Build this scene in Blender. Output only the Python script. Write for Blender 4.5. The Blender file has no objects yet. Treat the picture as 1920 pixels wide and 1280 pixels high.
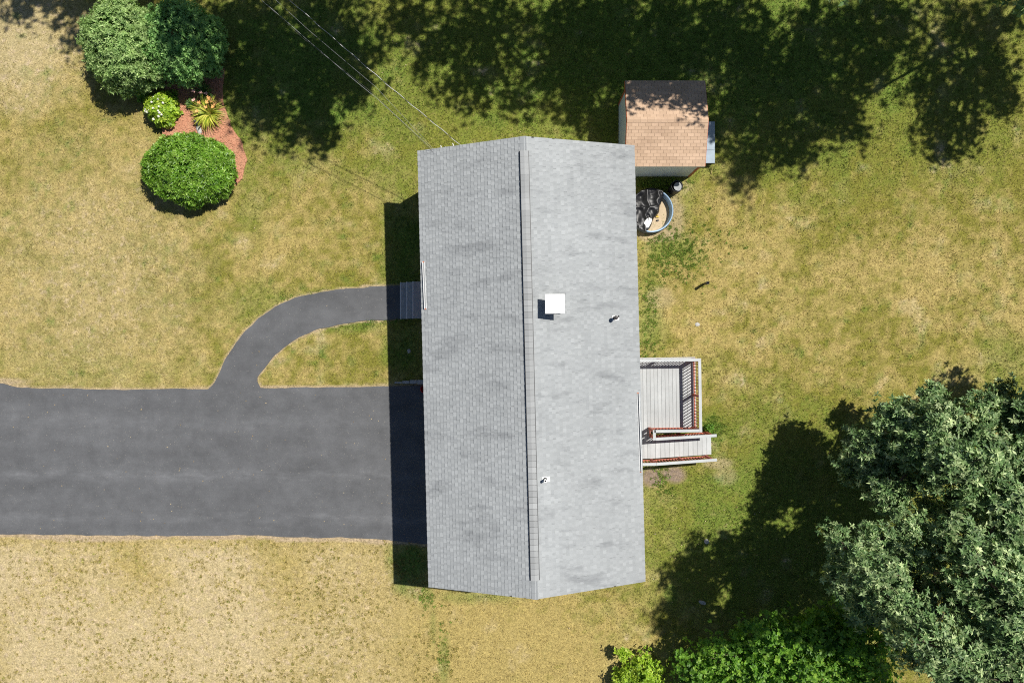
import bpy, math, random
import numpy as np
from mathutils import Vector, Matrix
R = math.radians
random.seed(5)
rng = np.random.default_rng(11)

# ------------------------------------------------------------------ camera, sky, sun, exposure
scene = bpy.context.scene
CAM_H = 27.5
FPX = 1300.0                      # focal length in photo pixels (1920 wide)
cam_d = bpy.data.cameras.new("camera")
cam = bpy.data.objects.new("camera", cam_d)
scene.collection.objects.link(cam)
cam.location = (0, 0, CAM_H)
cam_d.sensor_width = 36
cam_d.lens = FPX / 1920 * 36
cam_d.clip_end = 2000
scene.camera = cam

SX, SY = 0.515, 0.319             # towards the sun, metres sideways per metre of height
sun_v = Vector((SX, SY, 1)).normalized()
world = bpy.data.worlds.new("World")
scene.world = world
world.use_nodes = True
wn = world.node_tree
sky = wn.nodes.new("ShaderNodeTexSky")
sky.sky_type = 'NISHITA'
sky.sun_disc = False
sky.air_density = 0.75
sky.dust_density = 0.3
sky.sun_elevation = math.asin(sun_v.z)
sky.sun_rotation = math.atan2(SX, SY)
bg = wn.nodes["Background"]
bg.inputs[1].default_value = 0.065
wn.links.new(sky.outputs[0], bg.inputs[0])
sun_d = bpy.data.lights.new("sun", 'SUN')
sun_d.energy = 5.0
sun_d.angle = R(0.7)
sun_d.color = (1.0, 0.96, 0.89)
sun = bpy.data.objects.new("sun", sun_d)
scene.collection.objects.link(sun)
sun.rotation_euler = sun_v.to_track_quat('Z', 'Y').to_euler()
sun.location = (20, 12, 40)
vs = scene.view_settings
vs.view_transform = 'Standard'
vs.look = 'None'
vs.exposure = 0.32
vs.gamma = 1.0
vs.use_curve_mapping = False
scene.render.filter_size = 1.1
scene.cycles.filter_width = 1.1
scene.cycles.use_denoising = False

# ------------------------------------------------------------------ helpers
COL = scene.collection


def at(px, py, z=0.0):
    """ground plan: a place of the photograph at height z -> metres"""
    s = FPX / (CAM_H - z)
    return Vector(((px - 960) / s, (640 - py) / s, z))


def under(px, py, z):
    """point at height z whose shadow falls on the ground at this place"""
    p = at(px, py, 0)
    return Vector((p.x + SX * z, p.y + SY * z, z))


def tag(o, label=None, cat=None, group=None, kind=None):
    for k, v in (("label", label), ("category", cat), ("group", group), ("kind", kind)):
        if v:
            o[k] = v
    return o


def empty(name, loc, rz=0):
    o = bpy.data.objects.new(name, None)
    COL.objects.link(o)
    o.location = loc
    o.rotation_euler = (0, 0, rz)
    o.empty_display_size = 0.2
    return o


def link(name, me, mat=None, parent=None, loc=None):
    o = bpy.data.objects.new(name, me)
    COL.objects.link(o)
    if mat and not me.materials:
        me.materials.append(mat)
    if parent:
        o.parent = parent
    if loc is not None:
        o.location = loc
    return o


class MB:
    """collects simple solids into one mesh"""

    def __init__(self):
        self.v, self.f, self.t = [], [], []
        self.tone = 0.5

    def add(self, vs, fs):
        b = len(self.v)
        self.v += [tuple(p) for p in vs]
        self.f += [[b + i for i in q] for q in fs]
        self.t += [self.tone] * len(fs)
        return self

    def box(self, x0, x1, y0, y1, z0, z1):
        return self.hexa([(x0, y0, z0), (x1, y0, z0), (x1, y1, z0), (x0, y1, z0),
                          (x0, y0, z1), (x1, y0, z1), (x1, y1, z1), (x0, y1, z1)])

    def hexa(self, p):
        return self.add(p, [(0, 3, 2, 1), (4, 5, 6, 7), (0, 1, 5, 4), (1, 2, 6, 5), (2, 3, 7, 6), (3, 0, 4, 7)])

    def bar(self, a, b, w, h, up=(0, 0, 1)):
        a, b = Vector(a), Vector(b)
        d = (b - a).normalized()
        s = d.cross(Vector(up)).normalized() * (w / 2)
        u = s.cross(d).normalized() * (h / 2)
        return self.hexa([a - s - u, b - s - u, b + s - u, a + s - u, a - s + u, b - s + u, b + s + u, a + s + u])

    def prism(self, pts, z0, z1):
        n = len(pts)
        vs = [(x, y, z0) for x, y in pts] + [(x, y, z1) for x, y in pts]
        fs = [list(range(n))[::-1], list(range(n, 2 * n))]
        fs += [(i, (i + 1) % n, n + (i + 1) % n, n + i) for i in range(n)]
        return self.add(vs, fs)

    def tube(self, pts, rads, n=8, cap=True):
        pts = [Vector(p) for p in pts]
        if not hasattr(rads, '__len__'):
            rads = [rads] * len(pts)
        vs, fs = [], []
        for i, p in enumerate(pts):
            d = (pts[min(i + 1, len(pts) - 1)] - pts[max(i - 1, 0)]).normalized()
            a = d.cross(Vector((0.13, 0.2, 1)) if abs(d.z) < 0.9 else Vector((1, 0.1, 0))).normalized()
            b = d.cross(a)
            for k in range(n):
                t = 2 * math.pi * k / n
                vs.append(p + (a * math.cos(t) + b * math.sin(t)) * rads[i])
        for i in range(len(pts) - 1):
            for k in range(n):
                fs.append((i * n + k, i * n + (k + 1) % n, (i + 1) * n + (k + 1) % n, (i + 1) * n + k))
        if cap:
            fs.append(list(range(n)))
            fs.append(list(range((len(pts) - 1) * n, len(pts) * n))[::-1])
        return self.add(vs, fs)

    def lathe(self, prof, n=24, c=(0, 0, 0)):
        vs, fs = [], []
        for r, z in prof:
            for k in range(n):
                t = 2 * math.pi * k / n
                vs.append((c[0] + r * math.cos(t), c[1] + r * math.sin(t), c[2] + z))
        for i in range(len(prof) - 1):
            for k in range(n):
                fs.append((i * n + k, i * n + (k + 1) % n, (i + 1) * n + (k + 1) % n, (i + 1) * n + k))
        return self.add(vs, fs)

    def mesh(self, name, smooth=False, tone=False):
        me = bpy.data.meshes.new(name)
        me.from_pydata(self.v, [], self.f)
        if tone:
            a = me.attributes.new("tone", 'FLOAT', 'FACE')
            a.data.foreach_set("value", self.t)
        if smooth:
            me.polygons.foreach_set("use_smooth", [True] * len(me.polygons))
        me.update()
        return me

    def build(self, name, mat, parent=None, loc=None, smooth=False, tone=False, bevel=0):
        o = link(name, self.mesh(name, smooth, tone), mat, parent, loc)
        if bevel:
            m = o.modifiers.new("bevel", 'BEVEL')
            m.width = bevel
            m.segments = 2
            m.limit_method = 'ANGLE'
        return o


def np_mesh(name, V, F, attrs=None, smooth=False):
    """V (n,3); F (m,k) int with k 3 or 4; attrs name -> per-face float"""
    V = np.ascontiguousarray(V, dtype=np.float32)
    F = np.ascontiguousarray(F, dtype=np.int32)
    me = bpy.data.meshes.new(name)
    m, k = F.shape
    me.vertices.add(len(V))
    me.vertices.foreach_set("co", V.ravel())
    me.loops.add(m * k)
    me.loops.foreach_set("vertex_index", F.ravel())
    me.polygons.add(m)
    me.polygons.foreach_set("loop_start", np.arange(0, m * k, k, dtype=np.int32))
    for n_, a in (attrs or {}).items():
        dom = 'FACE' if len(a) == m else 'POINT'
        at_ = me.attributes.new(n_, 'FLOAT', dom)
        at_.data.foreach_set("value", np.ascontiguousarray(a, dtype=np.float32))
    me.update(calc_edges=True)
    if smooth:
        me.polygons.foreach_set("use_smooth", np.ones(m, dtype=bool))
    return me


def unit(a):
    return a / np.maximum(np.linalg.norm(a, axis=-1, keepdims=True), 1e-9)


def _lat(ix, iy, seed):
    h = (ix.astype(np.int64) * 374761393 + iy.astype(np.int64) * 668265263 + seed * 974634777) & 0x7fffffff
    h = ((h ^ (h >> 13)) * 1274126177) & 0x7fffffff
    return ((h ^ (h >> 16)) & 0xffff) / 65535.0


def vnoise(x, y, scale, seed=0, octv=3):
    out, amp, tot = 0, 1.0, 0
    x, y = np.asarray(x, float) * scale + 1000, np.asarray(y, float) * scale + 1000
    for o in range(octv):
        ix, iy = np.floor(x), np.floor(y)
        fx, fy = x - ix, y - iy
        fx, fy = fx * fx * (3 - 2 * fx), fy * fy * (3 - 2 * fy)
        a, b = _lat(ix, iy, seed + o), _lat(ix + 1, iy, seed + o)
        c, d = _lat(ix, iy + 1, seed + o), _lat(ix + 1, iy + 1, seed + o)
        out = out + amp * ((a * (1 - fx) + b * fx) * (1 - fy) + (c * (1 - fx) + d * fx) * fy)
        tot += amp
        amp *= 0.5
        x, y = x * 2.03 + 17, y * 2.03 + 31
    return out / tot


def inside(x, y, poly):
    """even-odd test, vectorised"""
    r = np.zeros(np.shape(x), bool)
    n = len(poly)
    for i in range(n):
        x0, y0 = poly[i]
        x1, y1 = poly[(i + 1) % n]
        if y0 == y1:
            continue
        c = ((y0 > y) != (y1 > y)) & (x < (x1 - x0) * (y - y0) / (y1 - y0) + x0)
        r ^= c
    return r


def dist_poly(x, y, poly):
    d = np.full(np.shape(x), 1e9)
    n = len(poly)
    for i in range(n):
        x0, y0 = poly[i]
        x1, y1 = poly[(i + 1) % n]
        dx, dy = x1 - x0, y1 - y0
        t = np.clip(((x - x0) * dx + (y - y0) * dy) / (dx * dx + dy * dy + 1e-9), 0, 1)
        d = np.minimum(d, np.hypot(x - x0 - t * dx, y - y0 - t * dy))
    return d


# ------------------------------------------------------------------ materials
class NT:
    def __init__(self, name):
        self.m = bpy.data.materials.new(name)
        self.m.use_nodes = True
        self.t = self.m.node_tree
        self.b = self.t.nodes["Principled BSDF"]
        self.out = self.t.nodes["Material Output"]

    def n(self, kind, **kw):
        x = self.t.nodes.new("ShaderNode" + kind)
        for k, v in kw.items():
            setattr(x, k, v)
        return x

    def l(self, a, b):
        self.t.links.new(a, b)

    def put(self, sock, v):
        if hasattr(v, 'links'):
            self.l(v, sock)
        elif v is not None:
            sock.default_value = v if not (isinstance(v, tuple) and len(v) == 3 and sock.type == 'RGBA') else (*v, 1)

    def noise(self, scale, detail=4, rough=0.6, vec=None, stretch=None):
        x = self.n("TexNoise")
        x.inputs["Scale"].default_value = scale
        x.inputs["Detail"].default_value = detail
        x.inputs["Roughness"].default_value = rough
        v = vec or self.pos()
        if stretch:
            mp = self.n("Mapping")
            mp.inputs["Scale"].default_value = stretch
            self.l(v, mp.inputs["Vector"])
            v = mp.outputs[0]
        self.l(v, x.inputs["Vector"])
        return x.outputs["Fac"]

    def pos(self):
        if not hasattr(self, '_p'):
            self._p = self.n("NewGeometry").outputs["Position"]
        return self._p

    def obj(self):
        return self.n("TexCoord").outputs["Object"]

    def attr(self, name):
        return self.n("Attribute", attribute_name=name).outputs["Fac"]

    def mix(self, f, a, b, blend='MIX'):
        x = self.n("Mix", data_type='RGBA', blend_type=blend)
        self.put(x.inputs[0], f)
        self.put(x.inputs[6], a)
        self.put(x.inputs[7], b)
        return x.outputs[2]

    def math(self, op, a, b=None, clamp=False):
        x = self.n("Math", operation=op, use_clamp=clamp)
        self.put(x.inputs[0], a)
        if b is not None:
            self.put(x.inputs[1], b)
        return x.outputs[0]

    def rng(self, v, a, b, c=0.0, d=1.0):
        x = self.n("MapRange")
        self.put(x.inputs[0], v)
        for i, q in enumerate((a, b, c, d)):
            x.inputs[i + 1].default_value = q
        return x.outputs[0]

    def gain(self, col, fac):
        x = self.n("VectorMath", operation='SCALE')
        self.put(x.inputs[0], col)
        self.put(x.inputs["Scale"], fac)
        return x.outputs[0]

    def bump(self, h, strength=0.3, dist=0.02):
        x = self.n("Bump")
        x.inputs["Strength"].default_value = strength
        x.inputs["Distance"].default_value = dist
        self.l(h, x.inputs["Height"])
        self.l(x.outputs[0], self.b.inputs["Normal"])

    def done(self, col, rough=0.8, spec=0.3, metal=0):
        self.put(self.b.inputs["Base Color"], col)
        self.put(self.b.inputs["Roughness"], rough)
        self.b.inputs["Specular IOR Level"].default_value = spec
        self.b.inputs["Metallic"].default_value = metal
        return self.m


def mat_simple(name, col, rough=0.7, spec=0.3, var=0.18, scale=14, metal=0, bump=0.0):
    k = NT(name)
    f = k.rng(k.noise(scale, 5), 0.25, 0.75, 1 - var, 1 + var)
    if bump:
        k.bump(k.noise(scale * 4, 3), bump, 0.01)
    return k.done(k.gain(k.mix(0.0, col, col), f), rough, spec, metal)


def mat_lawn(name, blades):
    k = NT(name)
    dry, green, soil, pale = (k.attr(q) for q in ("dry", "green", "soil", "pale"))
    c = k.mix(dry, (0.172, 0.163, 0.029), (0.342, 0.268, 0.097))
    c = k.mix(pale, c, (0.43, 0.348, 0.195))
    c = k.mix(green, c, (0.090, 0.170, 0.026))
    c = k.mix(soil, c, (0.37, 0.285, 0.185))
    c = k.mix(k.attr("dirt"), c, (0.215, 0.165, 0.125))
    if not blades:
        vo = k.n("TexVoronoi", feature='F1')
        vo.inputs["Scale"].default_value = 5.0
        wob = k.n("TexNoise")
        wob.inputs["Scale"].default_value = 6
        k.l(k.pos(), wob.inputs["Vector"])
        vadd = k.n("VectorMath", operation='MULTIPLY_ADD')
        k.l(wob.outputs["Color"], vadd.inputs[0])
        vadd.inputs[1].default_value = (0.16, 0.16, 0.16)
        k.l(k.pos(), vadd.inputs[2])
        k.l(vadd.outputs[0], vo.inputs["Vector"])
        dist = vo.outputs["Distance"]
        ring = k.math('MULTIPLY', k.rng(dist, 0.12, 0.22, 0.25, 1), k.rng(dist, 0.32, 0.40, 1, 0))
        sc = k.n("SeparateColor")
        k.l(vo.outputs["Color"], sc.inputs[0])
        ring = k.math('MULTIPLY', ring, k.rng(sc.outputs[0], 0.40, 0.60, 0, 1))
        ring = k.math('MULTIPLY', ring, k.rng(k.noise(0.5, 3), 0.38, 0.56, 0, 1))
        ring = k.math('MULTIPLY', ring, k.rng(pale, 0.02, 0.2, 0, 0.8))
        c = k.mix(ring, c, (0.19, 0.155, 0.05))
        bare = k.math('MULTIPLY', k.rng(k.noise(3.2, 5, 0.7), 0.52, 0.66, 0, 0.8), k.rng(pale, 0.1, 0.4, 0, 1))
        c = k.mix(bare, c, (0.46, 0.36, 0.235))
    if blades:
        c = k.gain(c, k.attr("val"))
        k.done(c, 0.6, 0.25)
        tr = k.n("BsdfTranslucent")
        k.put(tr.inputs[0], c)
        ms = k.n("MixShader")
        ms.inputs[0].default_value = 0.42
        k.l(k.b.outputs[0], ms.inputs[1])
        k.l(tr.outputs[0], ms.inputs[2])
        k.l(ms.outputs[0], k.out.inputs[0])
    else:
        n1 = k.noise(22, 6, 0.75)
        n2 = k.noise(4.5, 5, 0.7)
        n3 = k.noise(11, 4, 0.65)
        f = k.math('MULTIPLY', k.rng(n1, 0.3, 0.7, 0.70, 1.34), k.rng(n2, 0.3, 0.7, 0.84, 1.16))
        f = k.math('MULTIPLY', f, k.rng(n3, 0.3, 0.7, 0.78, 1.24))
        c = k.mix(k.rng(k.noise(7.5, 4, 0.7), 0.5, 0.72, 0, 0.45), c, (0.285, 0.22, 0.08))
        c = k.gain(c, f)
        k.bump(n1, 0.7, 0.05)
        k.done(c, 0.95, 0.1)
    return k.m


def mat_asphalt(name):
    k = NT(name)
    streak = k.noise(0.55, 5, 0.6, stretch=(0.28, 1.5, 1))
    blot = k.noise(1.4, 5, 0.65)
    fine = k.noise(60, 3, 0.8)
    grit = k.noise(170, 2, 0.9)
    f = k.math('MULTIPLY', k.rng(streak, 0.3, 0.75, 0.88, 1.20), k.rng(blot, 0.3, 0.7, 0.86, 1.20))
    f = k.math('MULTIPLY', f, k.rng(fine, 0.3, 0.7, 0.74, 1.26))
    sx_ = k.n("SeparateXYZ")
    k.l(k.pos(), sx_.inputs[0])
    wob2 = k.math('MULTIPLY', k.math('SUBTRACT', k.noise(0.6, 3), 0.5), 0.9)
    yy = k.math('ADD', sx_.outputs[1], wob2)
    wear = None
    for y0, wd_, am in ((-5.30, 0.34, 0.40), (-7.0, 0.28, 0.30), (-3.2, 0.5, 0.18)):
        b_ = k.rng(k.math('ABSOLUTE', k.math('SUBTRACT', yy, y0)), 0.0, wd_, am, 0)
        wear = b_ if wear is None else k.math('ADD', wear, b_)
    wear = k.math('MULTIPLY', wear, k.rng(k.noise(2.4, 5, 0.7, stretch=(0.35, 1.6, 1)), 0.35, 0.65, 0.1, 1))
    f = k.math('MULTIPLY', f, k.math('ADD', wear, 1.0))
    c = k.gain(k.mix(0.0, (0.094, 0.096, 0.100), (0, 0, 0)), f)
    sp = k.rng(k.noise(26, 2, 0.5), 0.70, 0.74, 0, 0.7)
    c = k.mix(sp, c, (0.34, 0.31, 0.25))
    k.bump(grit, 0.35, 0.01)
    return k.done(c, 0.85, 0.25)


def mat_shingle(name, c0, c1, stain, stain_amt, stretch, piece=0.03):
    k = NT(name)
    rnd = k.n("ObjectInfo").outputs["Random"]
    tone = k.attr("tone")
    c = k.mix(tone, c0, c1)
    st = k.rng(k.noise(1.05, 6, 0.62, stretch=stretch), 0.53, 0.74, 0, stain_amt)
    c = k.mix(st, c, stain)
    big = k.rng(k.noise(0.35, 4, 0.6), 0.3, 0.7, 0.93, 1.07)
    gran = k.rng(k.noise(70, 3, 0.9), 0.3, 0.7, 0.86, 1.14)
    c = k.gain(c, k.math('MULTIPLY', k.math('MULTIPLY', big, gran), k.rng(rnd, 0, 1, 1 - piece, 1 + piece)))
    k.bump(k.noise(220, 2, 0.9), 0.25, 0.004)
    return k.done(c, 0.92, 0.15)


def mat_leaf(name, ramp, rough=0.45, spec=0.5, trans=0.3, clump=0.25):
    """ramp: dark, mid, light leaf colours"""
    k = NT(name)
    v = k.attr("rnd")
    cr = k.n("ValToRGB")
    el = cr.color_ramp.elements
    el[0].position, el[0].color = 0.0, (*ramp[0], 1)
    el[1].position, el[1].color = 1.0, (*ramp[-1], 1)
    for i, c in enumerate(ramp[1:-1]):
        e = el.new((i + 1) / (len(ramp) - 1))
        e.color = (*c, 1)
    k.l(v, cr.inputs[0])
    f = k.rng(k.noise(1.6, 3, 0.5), 0.3, 0.7, 1 - clump, 1 + clump)
    c = k.gain(cr.outputs[0], f)
    k.done(c, rough, spec)
    tr = k.n("BsdfTranslucent")
    k.put(tr.inputs[0], k.mix(1.0, c, (1.25, 1.35, 0.6), 'MULTIPLY'))
    ms = k.n("MixShader")
    ms.inputs[0].default_value = trans
    k.l(k.b.outputs[0], ms.inputs[1])
    k.l(tr.outputs[0], ms.inputs[2])
    k.l(ms.outputs[0], k.out.inputs[0])
    return k.m


def mat_mulch():
    k = NT("mulch")
    n1 = k.noise(45, 4, 0.8)
    c = k.mix(k.rng(n1, 0.3, 0.7), (0.36, 0.14, 0.08), (0.74, 0.38, 0.24))
    c = k.mix(k.rng(k.noise(2.2, 3), 0.45, 0.7, 0, 0.5), c, (0.52, 0.32, 0.19))
    k.bump(n1, 0.9, 0.04)
    return k.done(c, 0.9, 0.1)


def mat_board(name, col):
    k = NT(name)
    rnd = k.n("ObjectInfo").outputs["Random"]
    g = k.noise(9, 5, 0.7, vec=k.obj(), stretch=(7, 0.7, 7))
    d = k.noise(1.6, 4, 0.6)
    f = k.math('MULTIPLY', k.rng(g, 0.3, 0.7, 0.9, 1.08), k.rng(rnd, 0, 1, 0.92, 1.06))
    f = k.math('MULTIPLY', f, k.rng(d, 0.3, 0.75, 1.05, 0.86))
    return k.done(k.gain(k.mix(0.0, col, col), f), 0.6, 0.35)


M = {}
M['lawn'] = mat_lawn("lawn_ground", False)
M['blades'] = mat_lawn("grass_blades", True)
M['asphalt'] = mat_asphalt("asphalt")
M['roof'] = mat_shingle("grey_shingle", (0.250, 0.263, 0.268), (0.345, 0.360, 0.364), (0.165, 0.173, 0.180), 0.85, (0.6, 2.0, 1))
M['cap'] = mat_shingle("ridge_shingle", (0.235, 0.243, 0.245), (0.35, 0.358, 0.355), (0.2, 0.2, 0.2), 0.3, (1, 1, 1), 0.11)
M['tan'] = mat_shingle("tan_shingle", (0.37, 0.255, 0.17), (0.56, 0.40, 0.28), (0.25, 0.16, 0.11), 0.4, (0.8, 1.4, 1))
M['felt'] = mat_simple("roof_felt", (0.06, 0.06, 0.065), 0.95, 0.1)
M['tanfelt'] = mat_simple("tan_felt", (0.16, 0.10, 0.065), 0.95, 0.1)
M['white'] = mat_simple("white_metal", (0.80, 0.80, 0.78), 0.45, 0.4, 0.05, 6)
M['galv'] = mat_simple("galvanised_metal", (0.27, 0.28, 0.29), 0.6, 0.3, 0.1, 6)
M['nosing'] = mat_simple("pale_concrete", (0.60, 0.60, 0.58), 0.85, 0.2, 0.15, 8)  # paler than the steps, sets each tread edge apart
M['siding'] = mat_simple("siding", (0.62, 0.62, 0.58), 0.6, 0.3, 0.06, 5)
M['shedwall'] = mat_simple("shed_siding", (0.60, 0.66, 0.64), 0.6, 0.3, 0.08, 5)
M['orange'] = mat_simple("rust_red_trim", (0.42, 0.13, 0.06), 0.6, 0.3, 0.15, 10)
M['red'] = mat_simple("red_stain", (0.45, 0.135, 0.085), 0.6, 0.3, 0.15, 12)
M['board'] = mat_board("deck_board", (0.385, 0.398, 0.398))
M['rail'] = mat_board("rail_paint", (0.42, 0.435, 0.435))
M['black'] = mat_simple("black_plastic", (0.012, 0.012, 0.014), 0.5, 0.4)
M['dark'] = mat_simple("dark_metal", (0.05, 0.045, 0.045), 0.5, 0.5)
M['concrete'] = mat_simple("concrete", (0.36, 0.36, 0.35), 0.85, 0.2, 0.18, 6, 0, 0.2)
M['stone'] = mat_simple("stone", (0.40, 0.39, 0.37), 0.85, 0.2, 0.25, 12, 0, 0.3)
M['ramp'] = mat_simple("ramp_panel", (0.20, 0.255, 0.31), 0.5, 0.4, 0.15, 5)
M['bark'] = mat_simple("bark", (0.13, 0.10, 0.075), 0.9, 0.15, 0.35, 12, 0, 0.6)
M['glass'] = mat_simple("window_glass", (0.03, 0.035, 0.04), 0.08, 0.6, 0.02)
M['mulch'] = mat_mulch()
M['poolblue'] = mat_simple("pool_vinyl", (0.42, 0.60, 0.80), 0.4, 0.4, 0.08, 4)
M['shadedwall'] = mat_simple("pool_wall_shaded", (0.10, 0.12, 0.15), 0.5, 0.4, 0.1)  # outer wall coloured dark, its shaded side put into the colour
M['poolfloor'] = mat_simple("pool_sand", (0.46, 0.36, 0.235), 0.8, 0.2, 0.1, 10)
M['tarp'] = mat_simple("black_tarp", (0.009, 0.009, 0.010), 0.42, 0.35, 0.2, 8)
M['yellow'] = mat_simple("yellow_plastic", (0.65, 0.42, 0.03), 0.5)
M['redplastic'] = mat_simple("red_plastic", (0.45, 0.015, 0.02), 0.4, 0.5)
M['petal'] = mat_simple("white_petal", (0.80, 0.80, 0.66), 0.7, 0.2, 0.08, 20)
M['orangepetal'] = mat_simple("orange_petal", (0.78, 0.40, 0.14), 0.6, 0.2, 0.15, 20)
M['pinkpetal'] = mat_simple("pink_petal", (0.75, 0.42, 0.36), 0.6, 0.2, 0.15, 20)
M['wirew'] = mat_simple("bare_wire", (0.62, 0.62, 0.60), 0.4, 0.5, 0.1)
M['wireb'] = mat_simple("black_wire", (0.03, 0.03, 0.03), 0.5, 0.4)
M['oak'] = mat_leaf("oak_leaf", [(0.030, 0.072, 0.022), (0.125, 0.215, 0.070), (0.54, 0.63, 0.31)], 0.5, 0.3, 0.15, 0.35)
M['maple'] = mat_leaf("maple_leaf", [(0.045, 0.125, 0.013), (0.13, 0.29, 0.025), (0.32, 0.50, 0.06)], 0.5, 0.4, 0.4)
M['lime'] = mat_leaf("lime_leaf", [(0.12, 0.23, 0.012), (0.30, 0.46, 0.028), (0.56, 0.66, 0.09)], 0.5, 0.4, 0.35)
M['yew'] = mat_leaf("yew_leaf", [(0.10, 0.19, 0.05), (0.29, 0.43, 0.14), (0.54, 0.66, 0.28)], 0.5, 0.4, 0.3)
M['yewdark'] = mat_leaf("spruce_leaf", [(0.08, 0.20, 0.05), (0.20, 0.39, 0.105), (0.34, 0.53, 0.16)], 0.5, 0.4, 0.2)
M['rhodo'] = mat_leaf("laurel_leaf", [(0.055, 0.145, 0.012), (0.155, 0.31, 0.026), (0.34, 0.50, 0.09)], 0.38, 0.5, 0.25)
M['lily'] = mat_leaf("lily_leaf", [(0.18, 0.24, 0.02), (0.42, 0.46, 0.05), (0.66, 0.60, 0.13)], 0.5, 0.4, 0.3)
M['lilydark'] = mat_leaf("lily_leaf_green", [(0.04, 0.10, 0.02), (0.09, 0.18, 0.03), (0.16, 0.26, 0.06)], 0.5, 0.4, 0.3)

# ------------------------------------------------------------------ ground, driveway, walkway, bed


def P(lst):
    return [tuple(at(x, y).xy) for x, y in lst]


drive_px = [(-420, 712), (-60, 714), (0, 718), (25, 724), (60, 728), (140, 729), (260, 730), (390, 729), (484, 726),
            (560, 727), (650, 725), (726, 724), (812, 722), (812, 1020), (735, 1012), (640, 1007), (560, 1007), (460, 1002), (400, 1004),
            (300, 1004), (160, 1003), (60, 1001), (0, 1001), (-420, 1000)]
walk_px = [(392, 734), (390, 729), (402, 717), (412, 698), (424, 672), (440, 645), (460, 620), (485, 597), (515, 576), (555, 558), (600, 548), (650, 541),
           (700, 537), (756, 535), (756, 598), (700, 600), (645, 606), (600, 616), (560, 632), (530, 652), (508, 674), (492, 694), (483, 707),
           (483, 715), (488, 726), (489, 732)]


def rough_outline(pts, step=0.13, amp=0.038, seed=3, skip=()):
    out = []
    n = len(pts)
    for i in range(n):
        a, b = Vector(pts[i]), Vector(pts[(i + 1) % n])
        m = max(1, int((b - a).length / step))
        d = (b - a).normalized() if (b - a).length else Vector((1, 0))
        nn = Vector((-d.y, d.x))
        for j in range(m):
            p = a + (b - a) * (j / m)
            k = 0 if i in skip else (float(vnoise(np.array([p.x]), np.array([p.y]), 2.2, seed, 2)[0]) - 0.5) * 2 * amp
            out.append(tuple(p + nn * k))
    return out


drive = rough_outline(P(drive_px), skip=(11, 12))
walk = rough_outline(P(walk_px), skip=(12, 13, 24, 25))
bed_px = [(330, 120), (420, 130), (418, 190), (432, 235), (452, 262), (463, 300), (455, 335), (440, 352), (400, 372), (340, 372), (305, 345),
          (312, 290), (306, 252), (300, 225), (308, 190), (312, 150)]
bed = rough_outline(P(bed_px), 0.15, 0.06, 9)

HC, HROT = Vector((0.674, -0.854, 0)), R(1.45)


def house_local(v):
    d = Vector((v.x - HC.x, v.y - HC.y))
    c, s = math.cos(-HROT), math.sin(-HROT)
    return Vector((d.x * c - d.y * s, d.x * s + d.y * c, v.z))


def hw(x, y):
    c, s = math.cos(HROT), math.sin(HROT)
    return (HC.x + x * c - y * s, HC.y + x * s + y * c)


house_fp = [hw(-3.44, -7.35), hw(3.44, -7.35), hw(3.44, 7.35), hw(-3.44, 7.35)]
SHED = dict(x0=4.23, x1=7.04, y0=6.53, y1=9.41)
shed_fp = [(4.23, 6.53), (7.04, 6.53), (7.04, 9.41), (4.23, 9.41)]


def blob(x, y, px, py, rx, ry, soft=0.5, rag=0.5, seed=0):
    c = at(px, py)
    s = FPX / CAM_H
    d = np.hypot((x - c.x) / (rx / s), (y - c.y) / (ry / s))
    d = d + (vnoise(x, y, 1.6, 40 + seed, 4) - 0.5) * 2 * rag
    return np.clip((1 + soft - d) / (2 * soft), 0, 1)


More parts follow.
